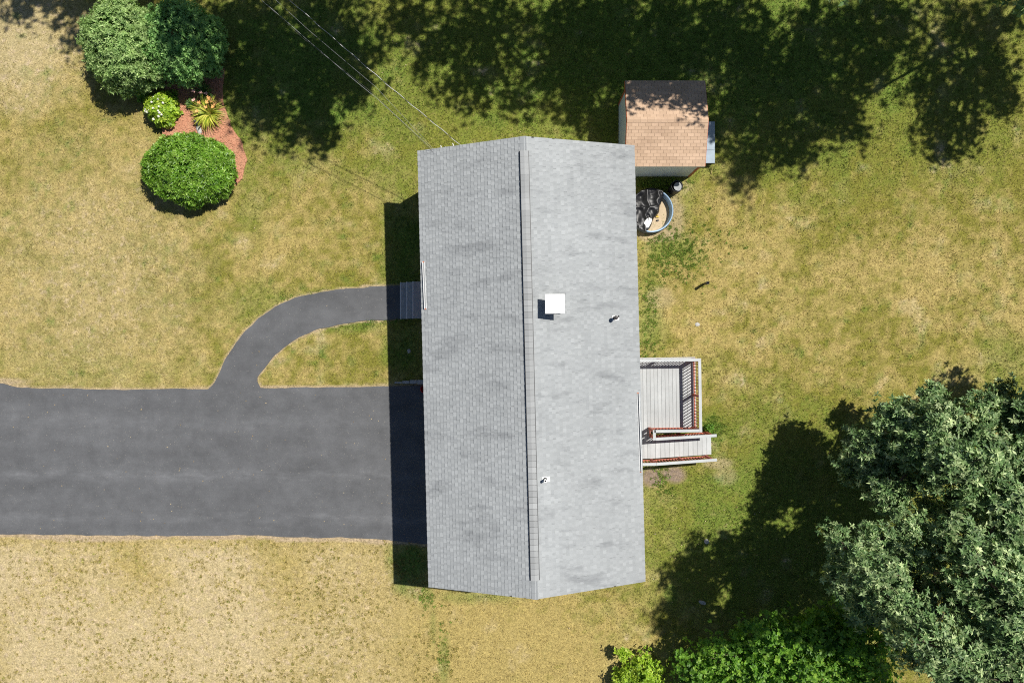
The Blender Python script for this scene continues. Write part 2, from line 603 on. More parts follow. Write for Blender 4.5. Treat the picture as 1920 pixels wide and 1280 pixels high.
def lawn_fields(x, y):
    """dry, green, soil and pale shares of the lawn at metres x, y"""
    s = FPX / CAM_H
    px, py = 960 + x * s, 640 - y * s
    n1 = vnoise(x, y, 0.33, 1, 4)
    n2 = vnoise(x, y, 1.3, 5, 4)
    n3 = vnoise(x, y, 4.5, 9, 3)
    # broad dryness
    dry = 0.42 + (n1 - 0.5) * 1.15 + (n2 - 0.5) * 1.3 + (n3 - 0.5) * 1.7
    dry += 0.30 * np.clip((700 - px) / 500, 0, 1) * np.clip((py - 60) / 250, 0, 1)
    dry += 0.95 * np.clip((py - 985) / 50, 0, 1) * np.clip((1250 - px) / 250, 0, 1)
    dry += 0.22 * blob(x, y, 1520, 620, 330, 190, 0.6, 0.3, 2)
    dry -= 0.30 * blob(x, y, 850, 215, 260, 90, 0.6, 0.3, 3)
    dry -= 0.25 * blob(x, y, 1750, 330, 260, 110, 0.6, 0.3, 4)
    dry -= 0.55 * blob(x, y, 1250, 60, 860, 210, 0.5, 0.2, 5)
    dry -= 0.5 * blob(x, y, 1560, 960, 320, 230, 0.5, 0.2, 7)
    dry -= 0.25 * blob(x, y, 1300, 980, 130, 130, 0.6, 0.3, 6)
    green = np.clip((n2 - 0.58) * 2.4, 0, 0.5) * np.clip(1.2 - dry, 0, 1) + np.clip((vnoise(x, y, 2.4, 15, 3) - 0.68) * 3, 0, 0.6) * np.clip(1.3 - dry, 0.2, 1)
    for i, (bx, by, rx, ry, a) in enumerate([  # greener grass; patches over shaded ground also put the shadows' green into the colour
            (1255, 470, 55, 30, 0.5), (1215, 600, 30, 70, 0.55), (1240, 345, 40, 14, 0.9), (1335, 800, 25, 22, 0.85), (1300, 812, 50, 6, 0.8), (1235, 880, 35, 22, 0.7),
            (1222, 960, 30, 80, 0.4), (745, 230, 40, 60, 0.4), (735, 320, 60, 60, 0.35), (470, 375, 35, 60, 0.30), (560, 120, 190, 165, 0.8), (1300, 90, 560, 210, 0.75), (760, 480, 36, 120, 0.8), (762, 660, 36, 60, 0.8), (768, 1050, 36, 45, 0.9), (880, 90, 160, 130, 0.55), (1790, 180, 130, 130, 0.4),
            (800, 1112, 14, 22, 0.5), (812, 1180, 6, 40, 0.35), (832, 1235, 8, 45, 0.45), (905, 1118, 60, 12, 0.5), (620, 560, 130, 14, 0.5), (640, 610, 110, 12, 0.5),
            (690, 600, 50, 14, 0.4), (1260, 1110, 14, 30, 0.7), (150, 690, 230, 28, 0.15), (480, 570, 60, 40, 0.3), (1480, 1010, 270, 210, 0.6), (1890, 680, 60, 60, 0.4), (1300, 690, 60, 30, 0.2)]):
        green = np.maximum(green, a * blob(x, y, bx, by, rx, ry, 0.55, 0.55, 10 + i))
    # pale scorched area below the driveway, far left
    pale = np.clip((py - 1000) / 40, 0, 1) * np.clip((820 - px) / 350, 0, 1) * np.clip(0.55 + (n1 - 0.4) * 2.0, 0.1, 0.92)
    pale = np.maximum(pale, 0.75 * blob(x, y, 20, 60, 120, 120, 0.6, 0.4, 50))
    pale = np.maximum(pale, 0.35 * blob(x, y, 170, 520, 170, 200, 0.6, 0.5, 51))
    pale = np.maximum(pale, np.clip((n2 - 0.66) * 2.5, 0, 0.5))
    # bare soil
    soil = np.zeros_like(x)
    for i, (bx, by, rx, ry, a) in enumerate([(1228, 440, 45, 12, 0.7), (1262, 400, 22, 40, 0.6), (1240, 560, 28, 20, 0.4), (1345, 868, 26, 10, 0.5), (1360, 890, 22, 16, 0.35)]):
        soil = np.maximum(soil, a * blob(x, y, bx, by, rx, ry, 0.25, 0.35, 70 + i))
    dirt = np.maximum(blob(x, y, 1222, 896, 20, 19, 0.25, 0.35, 95), blob(x, y, 1263, 889, 21, 15, 0.25, 0.35, 96))
    soil = soil * (1 - dirt)
    dd = dist_poly(x, y, P(drive_px))
    low = (y < at(0, 985).y)
    wdt = np.where(low, 0.12 + 0.32 * (vnoise(x, y, 0.7, 81, 2) - 0.35), 0.075) + 0.05 * (n3 - 0.5)
    soil = np.maximum(soil, np.clip((wdt - dd) / 0.05 + 0.5, 0, 1) * 0.95)
    soil = np.maximum(soil, np.clip((0.06 + 0.05 * (n3 - 0.5) - dist_poly(x, y, P(walk_px))) / 0.04 + 0.5, 0, 1) * 0.9)
    soil = np.maximum(soil, 0.9 * blob(x, y, 715, 1014, 25, 8, 0.4, 0.3, 90))
    soil = np.maximum(soil, 0.8 * blob(x, y, 10, 716, 40, 7, 0.4, 0.3, 91))
    return np.clip(dry, 0, 1), np.clip(green, 0, 1) * (1 - dirt), np.clip(soil, 0, 1), np.clip(pale, 0, 1), dirt


gx = np.concatenate([[-900, -250, -90, -45, -30], np.arange(-24, 24.01, 0.1), [30, 45, 90, 250, 900]])
gy = np.concatenate([[-900, -250, -90, -45, -26], np.arange(-17, 18.01, 0.1), [26, 45, 90, 250, 900]])
GX, GY = np.meshgrid(gx, gy)
fx_, fy_ = GX.ravel(), GY.ravel()
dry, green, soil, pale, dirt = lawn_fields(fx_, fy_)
gz = (vnoise(fx_, fy_, 1.1, 77, 3) - 0.5) * 0.03 - 0.015
nx, ny = len(gx), len(gy)
ii = (np.arange(ny - 1)[:, None] * nx + np.arange(nx - 1)[None, :]).ravel()
GF = np.stack([ii, ii + 1, ii + nx + 1, ii + nx], 1)
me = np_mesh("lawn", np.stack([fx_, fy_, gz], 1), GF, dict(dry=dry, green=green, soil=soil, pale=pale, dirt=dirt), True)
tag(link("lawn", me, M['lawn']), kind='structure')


def slab(name, pts, z0, z1, mat):
    import bmesh
    bm = bmesh.new()
    vs = [bm.verts.new((x, y, z1)) for x, y in pts]
    f = bm.faces.new(vs)
    f.normal_update()
    if f.normal.z < 0:
        f.normal_flip()
    r = bmesh.ops.extrude_face_region(bm, geom=[f])
    for v in r['geom']:
        if isinstance(v, bmesh.types.BMVert):
            v.co.z = z1
    for v in vs:
        v.co.z = z0
    bmesh.ops.triangulate(bm, faces=[q for q in bm.faces if len(q.verts) > 4])
    bmesh.ops.recalc_face_normals(bm, faces=bm.faces)
    me = bpy.data.meshes.new(name)
    bm.to_mesh(me)
    bm.free()
    return link(name, me, mat)


tag(slab("driveway", drive, -0.06, 0.022, M['asphalt']), kind='structure')
tag(slab("walkway", walk, -0.06, 0.019, M['asphalt']), kind='structure')
tag(slab("mulch_bed", bed, -0.06, 0.035, M['mulch']), kind='structure')

# mulch chips
nb = 9000
bx = rng.uniform(-16, -10, nb)
by = rng.uniform(5, 11.5, nb)
k_ = inside(bx, by, bed)
bx, by = bx[k_], by[k_]
n = len(bx)
th = rng.uniform(0, 6.28, n)
L_ = rng.uniform(0.03, 0.09, n)
D = np.stack([np.cos(th), np.sin(th), rng.uniform(-.35, .35, n)], 1) * L_[:, None]
S = np.stack([-np.sin(th), np.cos(th), rng.uniform(-.4, .4, n)], 1) * 0.014
C = np.stack([bx, by, rng.uniform(.04, .06, n)], 1)
V = np.stack([C - D - S, C + D - S, C + D + S, C - D + S], 1).reshape(-1, 3)
me = np_mesh("mulch_chips", V, np.arange(4 * n).reshape(-1, 4))
tag(link("mulch_chips", me, M['mulch']), "loose red mulch chips spread over the planting bed", "mulch", kind='stuff')

# grass blades
NB = 520000
x = rng.uniform(-21.5, 21.5, NB)
y = rng.uniform(-14.6, 15.2, NB)
cl = vnoise(x, y, 5.5, 21, 3)
dens = np.clip(0.35 + (cl - 0.3) * 1.6, 0.15, 1)
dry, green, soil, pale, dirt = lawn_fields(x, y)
dens *= np.clip(1 - soil * 1.05, 0, 1) * (1 - 0.75 * pale) * (1 - dirt)
k_ = rng.random(NB) < dens
for pl, mg in ((P(drive_px), .05), (P(walk_px), .045), (house_fp, 0), (shed_fp, 0), (P(bed_px), .05)):
    k_ &= ~(inside(x, y, pl) & (dist_poly(x, y, pl) > mg * rng.random(NB)))
x, y, dry, green, soil, pale = (q[k_] for q in (x, y, dry, green, soil, pale))
n = len(x)
hgt = rng.uniform(0.022, 0.055, n) * (0.75 + 0.8 * green)
th = rng.uniform(0, 6.2832, n)
lean = rng.uniform(0.3, 1.5, n) * hgt
wd = rng.uniform(0.008, 0.02, n) * (1 + 0.4 * green)
B = np.stack([x, y, np.full(n, -0.012)], 1)
sd = np.stack([-np.sin(th) * wd, np.cos(th) * wd, np.zeros(n)], 1)
tip = B + np.stack([np.cos(th) * lean, np.sin(th) * lean, hgt], 1)
V = np.stack([B - sd, B + sd, tip], 1).reshape(-1, 3)
jd = np.clip(dry + rng.normal(0.04, 0.18, n), 0, 1)
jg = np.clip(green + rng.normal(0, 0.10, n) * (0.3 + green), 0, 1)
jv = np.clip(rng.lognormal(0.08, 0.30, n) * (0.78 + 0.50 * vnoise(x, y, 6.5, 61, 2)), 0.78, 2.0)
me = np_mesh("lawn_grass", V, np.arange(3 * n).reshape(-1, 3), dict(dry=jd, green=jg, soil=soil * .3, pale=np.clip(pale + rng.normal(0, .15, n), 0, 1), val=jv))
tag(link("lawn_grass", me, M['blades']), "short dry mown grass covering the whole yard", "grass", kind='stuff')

# small weed and grass tufts standing in the scorched part and along the edges
tx, ty, tg = [], [], []
for i in range(2400):
    px, py = random.uniform(-20, 860), random.uniform(1012, 1300)
    c = at(px, py)
    if float(vnoise(np.array([c.x]), np.array([c.y]), 0.8, 33, 3)[0]) > random.uniform(0.25, 0.75):
        tx.append(c.x); ty.append(c.y); tg.append(random.choice([0.0, 0.0, 0.05, 0.1, 0.3]))
for i in range(380):
    px, py = random.gauss(1262, 45), random.gauss(470, 32)
    c = at(px, py)
    if px > 1210:
        tx.append(c.x); ty.append(c.y); tg.append(random.uniform(0.6, 1.0))
for (qx, qy, sx, sy, m_) in ((1338, 800, 12, 10, 90), (1240, 345, 24, 6, 130), (1243, 905, 10, 14, 60), (1215, 610, 12, 50, 110), (800, 1115, 8, 14, 40), (828, 1225, 8, 32, 30), (1275, 816, 22, 3, 60), (720, 600, 40, 5, 60), (640, 558, 70, 5, 60)):
    for i in range(m_):
        c = at(random.gauss(qx, sx), random.gauss(qy, sy))
        tx.append(c.x); ty.append(c.y); tg.append(random.uniform(0.5, 1.0))
tx, ty, tg = map(np.array, (tx, ty, tg))
ok = np.ones(len(tx), bool)
for pl in (P(drive_px), P(walk_px), house_fp, shed_fp):
    ok &= ~inside(tx, ty, pl)
tx, ty, tg = tx[ok], ty[ok], tg[ok]
q = 16
n = len(tx) * q
rad = np.repeat(rng.uniform(0.02, 0.06, len(tx)), q)
th = rng.uniform(0, 6.2832, n)
rr = np.sqrt(rng.random(n)) * rad
B = np.stack([np.repeat(tx, q) + np.cos(th) * rr, np.repeat(ty, q) + np.sin(th) * rr, np.full(n, -0.01)], 1)
hgt = rng.uniform(0.03, 0.09, n)
th2 = th + rng.normal(0, 0.7, n)
wd = rng.uniform(0.006, 0.014, n)
sd = np.stack([-np.sin(th2) * wd, np.cos(th2) * wd, np.zeros(n)], 1)
tip = B + np.stack([np.cos(th2) * hgt * .7, np.sin(th2) * hgt * .7, hgt], 1)
V = np.stack([B - sd, B + sd, tip], 1).reshape(-1, 3)
gg = np.repeat(tg, q)
me = np_mesh("grass_tufts", V, np.arange(3 * n).reshape(-1, 3), dict(dry=np.where(gg < .4, rng.uniform(.2, .8, n), rng.uniform(0, .4, n)), green=gg, soil=np.zeros(n), pale=np.zeros(n), val=rng.lognormal(0.32, 0.3, n) * (1 + 0.35 * gg)))
tag(link("grass_tufts", me, M['blades']), "scattered small weeds and tufts in the thin lawn", "grass", kind='stuff')

# ------------------------------------------------------------------ house
house = empty("house", HC, HROT)
tag(house, "long single-storey house with grey asphalt shingle gable roof", "house")
HX, HY, ZE, ZR, XR = 3.74, 7.545, 3.5, 4.9, -0.1     # half sizes at the eaves, eave and ridge height, ridge offset
WX, WY = 3.44, 7.35
zl = ZE + 0.02
w = MB()
prof = [(-WX, -0.05), (WX, -0.05), (WX, ZE - 0.02), (XR, ZR - 0.22), (-WX, ZE - 0.02)]
n = len(prof)
w.add([(x, -WY, z) for x, z in prof] + [(x, WY, z) for x, z in prof],
      [list(range(n)), list(range(n, 2 * n))[::-1]] + [((i + 1) % n, i, n + i, n + (i + 1) % n) for i in range(n)])
w.build("wall", M['siding'], house)
# roof sheathing
T = 0.09
rf = MB()
for sx, ex in ((-1, -HX), (1, HX)):
    rf.hexa([(XR, -HY, ZR - T), (ex, -HY, ZE - T), (ex, HY, ZE - T), (XR, HY, ZR - T),
             (XR, -HY, ZR), (ex, -HY, ZE), (ex, HY, ZE), (XR, HY, ZR)] if sx > 0 else
            [(ex, -HY, ZE - T), (XR, -HY, ZR - T), (XR, HY, ZR - T), (ex, HY, ZE - T),
             (ex, -HY, ZE), (XR, -HY, ZR), (XR, HY, ZR), (ex, HY, ZE)])
roof = rf.build("roof", M['felt'], house)
for ex in (-HX, HX):
    s = 1 if ex > 0 else -1
    MB().box(min(ex - s * .03, ex - s * .012), max(ex - s * .03, ex - s * .012), -HY + .03, HY - .03, ZE - 0.20, ZE - T + .01).build("eave_fascia", M['white'], house)
    for ey in (-HY, HY):
        t = 1 if ey > 0 else -1
        b = MB()
        y0, y1 = min(ey - t * .03, ey - t * .012), max(ey - t * .03, ey - t * .012)
        a_, c_ = (ex, XR) if ex < XR else (XR, ex)
        za, zc = (ZE, ZR) if ex < XR else (ZR, ZE)
        b.hexa([(a_, y0, za - .22), (c_, y0, zc - .22), (c_, y1, zc - .22), (a_, y1, za - .22),
                (a_, y0, za - .07), (c_, y0, zc - .07), (c_, y1, zc - .07), (a_, y1, za - .07)])
        b.build("rake_fascia", M['white'], house)


def shingle_solid(L, exp, seed, tabs=True):
    """laminated shingle: u along the course, v down the slope, w off the roof"""
    r = random.Random(seed)
    m = MB()
    g = 0.002
    m.tone = r.uniform(0.30, 0.48)
    vt, vb = -0.03, exp
    m.hexa([(g, vt, 0.001), (L - g, vt, 0.001), (L - g, vb, 0.008), (g, vb, 0.008),
            (g, vt, 0.004), (L - g, vt, 0.004), (L - g, vb, 0.013), (g, vb, 0.013)])
    u = r.uniform(-0.05, 0.1)
    while u < L - 0.03:
        wt = r.uniform(0.08, 0.17)
        a, b = max(u, g), min(u + wt, L - g)
        if b - a > 0.03:
            m.tone = min(1, max(0, r.gauss(0.66, 0.15)))
            m.hexa([(a, 0.002, 0.006), (b, 0.002, 0.006), (b, vb + .001, 0.0135), (a, vb + .001, 0.0135),
                    (a, 0.002, 0.0075), (b, 0.002, 0.0075), (b, vb + .001, 0.0205), (a, vb + .001, 0.0205)])
        u += wt + r.uniform(0.06, 0.16)
    return m


EXP, SLEN = 0.124, 0.98
variants = [shingle_solid(SLEN, EXP, 100 + i) for i in range(14)]
var_mesh = [m.mesh("shingle", tone=True) for m in variants]
for q_ in var_mesh:
    q_.materials.append(M['roof'])
pieces = []
for side in (-1, 1):
    run = (HX - XR) if side > 0 else (HX + XR)
    rise = ZR - ZE
    sl = math.hypot(run, rise)
    ca, sa = run / sl, rise / sl
    vdir = Vector((side * ca, 0, -sa))
    nor = Vector((side * sa, 0, ca))
    udir = Vector((0, -side, 0))
    rows = int(math.ceil(sl / EXP))
    for rix in range(rows):
        v0 = sl - (rows - rix) * EXP + 0.012
        off = random.uniform(0, SLEN)
        u = -off
        while u < 2 * HY:
            a, b = max(u, 0.0), min(u + SLEN, 2 * HY)
            u += SLEN
            if b - a < 0.05:
                continue
            full = b - a > SLEN - 1e-6
            org = Vector((XR, side * HY, ZR)) + udir * a + vdir * v0
            mtx = Matrix(((udir.x, vdir.x, nor.x, org.x), (udir.y, vdir.y, nor.y, org.y), (udir.z, vdir.z, nor.z, org.z), (0, 0, 0, 1)))
            pieces.append((rix, full, b - a, mtx))
order = sorted([i for i, p in enumerate(pieces) if p[1] and p[0] > 0], key=lambda i: (pieces[i][0], i))[:296]
single = set(order)
field = MB()
for i, (rix, full, ln, mtx) in enumerate(pieces):
    if i in single:
        o = link("shingle", var_mesh[random.randrange(14)], None, house)
        o.matrix_local = mtx
    else:
        src = variants[random.randrange(14)] if full else shingle_solid(ln, EXP, 5000 + i)
        b0 = len(field.v)
        field.v += [tuple(mtx @ Vector(p)) for p in src.v]
        field.f += [[b0 + j for j in q] for q in src.f]
        dt = random.gauss(0, 0.05)
        field.t += [min(1, max(0, t_ + dt)) for t_ in src.t]
o = field.build("shingle_field", M['roof'], house, tone=True)
o["kind"] = "stuff"

# ridge vent and cap shingles
vy0, vy1 = house_local(at(1009, 1088, 4.95)).y, house_local(at(989, 282, 4.95)).y
RW = 0.140
dl, dr = (ZR - ZE) / (HX + XR), (ZR - ZE) / (HX - XR)


def ridge_v(m, y0, y1, half, lo, hi, flat=1.0):
    """inverted V strip lying lo..hi above the roof"""
    for s, sl_ in ((-1, dl), (1, dr)):
        xa, xb = (XR - half, XR) if s < 0 else (XR, XR + half)
        za, zb = (ZR - sl_ * half * flat, ZR) if s < 0 else (ZR, ZR - sl_ * half * flat)
        m.hexa([(xa, y0, za + lo), (xb, y0, zb + lo), (xb, y1, zb + lo), (xa, y1, za + lo),
                (xa, y0, za + hi), (xb, y0, zb + hi), (xb, y1, zb + hi), (xa, y1, za + hi)])
    return m


vent = ridge_v(MB(), vy0, vy1, RW + 0.016, 0.005, 0.050).build("ridge_vent", M['black'], house)
CAPL = 0.193
cap_me = None
nc = int((vy1 - vy0) / CAPL)
CAPL = (vy1 - vy0) / nc
m = MB()
ridge_v(m, 0, CAPL - 0.006, RW - .004, 0.052, 0.060, 0.45)
for j, p in enumerate(m.v):       # each cap rises a little towards its exposed end
    m.v[j] = (p[0], p[1], p[2] + 0.010 * (p[1] / CAPL))
for j in range(len(m.t)):
    m.t[j] = 0.55
cap_me = m.mesh("ridge_cap", tone=True)
cap_me.materials.append(M['cap'])
for i in range(nc):
    o = link("ridge_cap", cap_me, None, house, (0, vy0 + i * CAPL, random.uniform(-0.001, 0.001)))
for (a, b) in ((-HY, vy0), (vy1, HY)):
    k2 = max(1, round((b - a) / CAPL))
    for i in range(k2):
        m = MB()
        m.tone = random.uniform(.5, .7)
        ridge_v(m, a + (b - a) * i / k2 + .002, a + (b - a) * (i + 1) / k2 - .002, RW - 0.012, 0.016, 0.026)
        m.build("ridge_cap", M['roof'], house, tone=True)


def roof_z(x):
    return ZR - (dr * (x - XR) if x > XR else dl * (XR - x))


# chimney with flat white cap
c0 = house_local(at(1040.5, 569.5, 5.25))
zc = roof_z(c0.x)
ch = empty("chimney", (0, 0, 0))
ch.location = (*hw(c0.x, c0.y), zc)
ch.rotation_euler = (0, 0, R(0.4))
tag(ch, "short square chimney with flat white metal cap beside the ridge", "chimney")
MB().box(-0.20, 0.20, -0.20, 0.20, -0.25, 0.62).build("flue_box", M['siding'], ch)
MB().box(-0.315, 0.315, -0.315, 0.315, 0.62, 0.655).build("cap", M['white'], ch, bevel=0.008)
MB().box(-0.27, 0.27, -0.27, 0.27, -0.16, 0.10).build("flashing", M['dark'], ch)

# vent pipes on the roof
for (px, py, zz, hh, lab, col) in ((1157, 595, 4.4, 0.34, "dark capped plumbing vent pipe near the right eave", 'dark'),
                                   (1022.5, 901, 5.0, 0.30, "open white plumbing vent pipe beside the ridge vent", 'white')):
    p = house_local(at(px, py, zz))
    zc = roof_z(p.x)
    vp = empty("vent_pipe", (0, 0, 0))
    vp.location = (*hw(p.x, p.y), zc)
    vp.rotation_euler = (0, 0, HROT)
    tag(vp, lab, "vent pipe")
    fl = MB()
    sl_ = -dr
    fl.hexa([(-.09, -.085, .09 * dr + .02), (.16, -.085, -.16 * dr + .02), (.16, .085, -.16 * dr + .02), (-.09, .085, .09 * dr + .02),
             (-.09, -.085, .09 * dr + .030), (.16, -.085, -.16 * dr + .030), (.16, .085, -.16 * dr + .030), (-.09, .085, .09 * dr + .030)])
    fl.build("flashing", M['white'], vp)
    MB().lathe([(.075, 0.0), (.066, .06), (.055, .10)], 16).build("boot", M['black'], vp, smooth=True)
    MB().lathe([(.048, 0), (.048, hh), (.032, hh), (.032, .05), (.0, .05)], 16).build("pipe", M[col], vp)
    if col == 'dark':
        MB().lathe([(.048, hh), (.072, hh - .04), (.072, hh + .02), (.0, hh + .05)], 16).build("cowl", M['dark'], vp)
        MB().tube([(0, 0, hh - .02), (.06, .03, hh - .01), (.11, .05, hh - .03)], .03, 8).build("side_outlet", M['black'], vp)
    else:
        MB().lathe([(.034, hh - .02), (.0, hh - .021)], 16).build("bore_shade_disc", M['black'], vp)  # black disc stands in for the shade inside the pipe

# rain diverters lying on the roof above the doors
for (a, b, side, lab) in (((793.5, 491), (797.5, 579), -1, "short white metal rain diverter on the roof edge above the front steps"),
                          ((1196.5, 737), (1202, 885), 1, "long white metal rain diverter on the roof edge above the deck")):
    la, lb = house_local(at(*a, 3.6)), house_local(at(*b, 3.6))
    rd = empty("rain_diverter", (*hw((la.x + lb.x) / 2, (la.y + lb.y) / 2), roof_z((la.x + lb.x) / 2)), HROT)
    tag(rd, lab, "flashing")
    cx, cy, cz = (la.x + lb.x) / 2, (la.y + lb.y) / 2, roof_z((la.x + lb.x) / 2)
    pa = Vector((la.x - cx, la.y - cy, roof_z(la.x) - cz + .024))
    pb = Vector((lb.x - cx, lb.y - cy, roof_z(lb.x) - cz + .024))
    MB().bar(pa, pb, 0.075, 0.004, (side * .35, 0, 1)).build("base_flange", M['galv'], rd)
    up = Vector((0, 0, .035))
    off = Vector((side * 0.025, 0, 0))
    MB().bar(pa + up + off, pb + up + off, 0.014, 0.05).build("upstand", M['white'], rd)
    MB().bar(pa - off * 1.5 + up * .3, pb - off * 1.5 + up * .3, 0.010, 0.02).build("hem", M['white'], rd)
    for q in (pa, pb):
        MB().box(q.x - .035, q.x + .035, q.y - .02, q.y + .02, q.z - .004, q.z + .008).build("sealant", M['orange'], rd)

# openings of the house (doors, windows) in the walls
def opening(name, side, y, z0, wd, ht, mat, frame='white', handle=False):
    x = side * WX
    o = MB().box(min(x, x + side * .03), max(x, x + side * .03), y - wd / 2, y + wd / 2, z0, z0 + ht).build(name, M[mat], house)
    f = MB()
    x0, x1 = min(x, x + side * .06), max(x, x + side * .06)
    f.box(x0, x1, y - wd / 2 - .09, y - wd / 2, z0, z0 + ht + .09)
    f.box(x0, x1, y + wd / 2, y + wd / 2 + .09, z0, z0 + ht + .09)
    f.box(x0, x1, y - wd / 2, y + wd / 2, z0 + ht, z0 + ht + .09)
    f.build("frame", M[frame], o)
    if handle:
        MB().tube([(x, y + wd * .38, z0 + 1.0), (x + side * .09, y + wd * .38, z0 + 1.0)], .025).build("handle", M['dark'], o)


opening("front_door", -1, house_local(at(790, 565)).y, 0.72, 0.95, 2.05, 'redplastic', handle=True)
opening("garage_door", -1, house_local(at(800, 865)).y, 0.03, 4.9, 2.15, 'siding')
opening("window", -1, house_local(at(800, 400)).y, 1.7, 1.6, 1.1, 'glass')
opening("window", -1, house_local(at(800, 660)).y, 1.7, 1.2, 1.1, 'glass')
opening("deck_door", 1, house_local(at(1195, 760)).y, 0.84, 1.8, 2.0, 'glass')
opening("window", 1, house_local(at(1195, 560)).y, 1.6, 1.2, 1.1, 'glass')
opening("window", 1, house_local(at(1195, 980)).y, 1.6, 1.2, 1.1, 'glass')

# front steps
steps = empty("front_steps", at(753, 564, 0))
tag(steps, "three grey concrete steps from the walkway up to the front wall", "steps")
for i in range(3):
    x0 = 0.27 * i
    m = MB().box(x0, x0 + 0.30 if i < 2 else 1.75, -0.69, 0.69, -0.05, 0.19 * (i + 1) - 0.04)
    m.box(x0 - .03, x0 + .272 if i < 2 else 1.75, -.715, .715, .19 * (i + 1) - .038, .19 * (i + 1))
    so_ = m.build("step", M['concrete'], steps)
    MB().box(x0 - .034, x0 + .012, -.72, .72, .19 * (i + 1) - .05, .19 * (i + 1) + .003).build("nosing", M['nosing'], so_)

# ------------------------------------------------------------------ shed
sh = empty("shed", ((SHED['x0'] + SHED['x1']) / 2, (SHED['y0'] + SHED['y1']) / 2, 0))
tag(sh, "small pale garden shed with tan shingle roof and rust red trim", "shed")
sw, sd_ = (SHED['x1'] - SHED['x0']) / 2, (SHED['y1'] - SHED['y0']) / 2
SE, SRZ = 1.98, 2.42
prof = [(-sd_, 0.02), (sd_, 0.02), (sd_, SE - .02), (0.04, SRZ - .06), (-sd_, SE - .02)]
n = 5
MB().add([(-sw, y_, z_) for y_, z_ in prof] + [(sw, y_, z_) for y_, z_ in prof],
         [list(range(n))[::-1], list(range(n, 2 * n))] + [(i, (i + 1) % n, n + (i + 1) % n, n + i) for i in range(n)]).build("wall", M['shedwall'], sh)
ey0, ey1, ex_ = -sd_ - 0.09, sd_ + 0.17, sw + 0.067
yr = 0.05
t = 0.05
m = MB()
m.hexa([(-ex_, ey0, SE - t), (ex_, ey0, SE - t), (ex_, yr, SRZ - t), (-ex_, yr, SRZ - t), (-ex_, ey0, SE), (ex_, ey0, SE), (ex_, yr, SRZ), (-ex_, yr, SRZ)])
m.hexa([(-ex_, yr, SRZ - t), (ex_, yr, SRZ - t), (ex_, ey1, SE - t), (-ex_, ey1, SE - t), (-ex_, yr, SRZ), (ex_, yr, SRZ), (ex_, ey1, SE), (-ex_, ey1, SE)])
m.build("roof", M['tanfelt'], sh)
for sx in (-1, 1):
    for sy in (-1, 1):
        x, y = sx * sw, sy * sd_
        m = MB()
        m.box(min(x + sx * .018, x - sx * .08), max(x + sx * .018, x - sx * .08), min(y, y + sy * .018), max(y, y + sy * .018), .02, SE - .06)
        m.box(min(x, x + sx * .018), max(x, x + sx * .018), min(y - sy * .08, y - sy * .001), max(y - sy * .08, y - sy * .001), .02, SE - .06)
        m.build("corner_trim", M['orange'], sh)
    for (ya, za, yb, zb) in ((ey0, SE, yr, SRZ), (yr, SRZ, ey1, SE)):
        x0 = sx * ex_
        xa, xb = min(x0, x0 + sx * .014), max(x0, x0 + sx * .014)
        MB().hexa([(xa, ya, za - .12), (xb, ya, za - .12), (xb, yb, zb - .12), (xa, yb, zb - .12),
                   (xa, ya, za - .004), (xb, ya, za - .004), (xb, yb, zb - .004), (xa, yb, zb - .004)]).build("rake_trim", M['orange'], sh)
for y_, s_ in ((ey0, -1), (ey1, 1)):
    MB().box(-ex_, ex_, min(y_, y_ + s_ * .012), max(y_, y_ + s_ * .012), SE - .10, SE - .004).build("eave_trim", M['shedwall'], sh)


def tab_shingle(L, exp, tone, phase=0.0):
    m = MB()
    u = -phase
    while u < L - 0.01:
        a, b = max(u + .004, 0.002), min(u + .24 - .004, L - .002)
        if b - a > .02:
            m.tone = min(1, max(0, tone + random.gauss(0, .13)))
            m.hexa([(a, -.01, .001), (b, -.01, .001), (b, exp, .006), (a, exp, .006), (a, -.01, .004), (b, -.01, .004), (b, exp, .012), (a, exp, .012)])
        u += .24
    return m


tabv = []
for i in range(12):
    q_ = tab_shingle(.72, .118, 0.35 + 0.35 * random.random()).mesh("tan_shingle", tone=True)
    q_.materials.append(M['tan'])
    tabv.append(q_)
for side in (-1, 1):
    yE = ey0 if side < 0 else ey1
    run, rise = abs(yE - yr), SRZ - SE
    sl = math.hypot(run, rise)
    ca, sa = run / sl, rise / sl
    vdir, nor = Vector((0, side * ca, -sa)), Vector((0, side * sa, ca))
    udir = vdir.cross(nor)
    rows = int(math.ceil(sl / .118))
    for rix in range(rows):
        v0 = sl - (rows - rix) * .118 + .008
        u = -(0.12 if rix % 2 else 0.0) - random.choice([0, .24, .48])
        while u < 2 * ex_:
            a, b = max(u, 0), min(u + .72, 2 * ex_)
            if b - a > .03:
                org = Vector((0, yr, SRZ)) - udir * ex_ + udir * a + vdir * v0
                mtx = Matrix(((udir.x, vdir.x, nor.x, org.x), (udir.y, vdir.y, nor.y, org.y), (udir.z, vdir.z, nor.z, org.z), (0, 0, 0, 1)))
                if b - a > .7199:
                    o = link("tan_shingle", random.choice(tabv), None, sh)
                else:
                    ph = (a - u) % .24
                    o = link("tan_shingle", tab_shingle(b - a, .118, .35 + .35 * random.random(), ph).mesh("tan_shingle", tone=True), M['tan'], sh)
                o.matrix_local = mtx
            u += .72
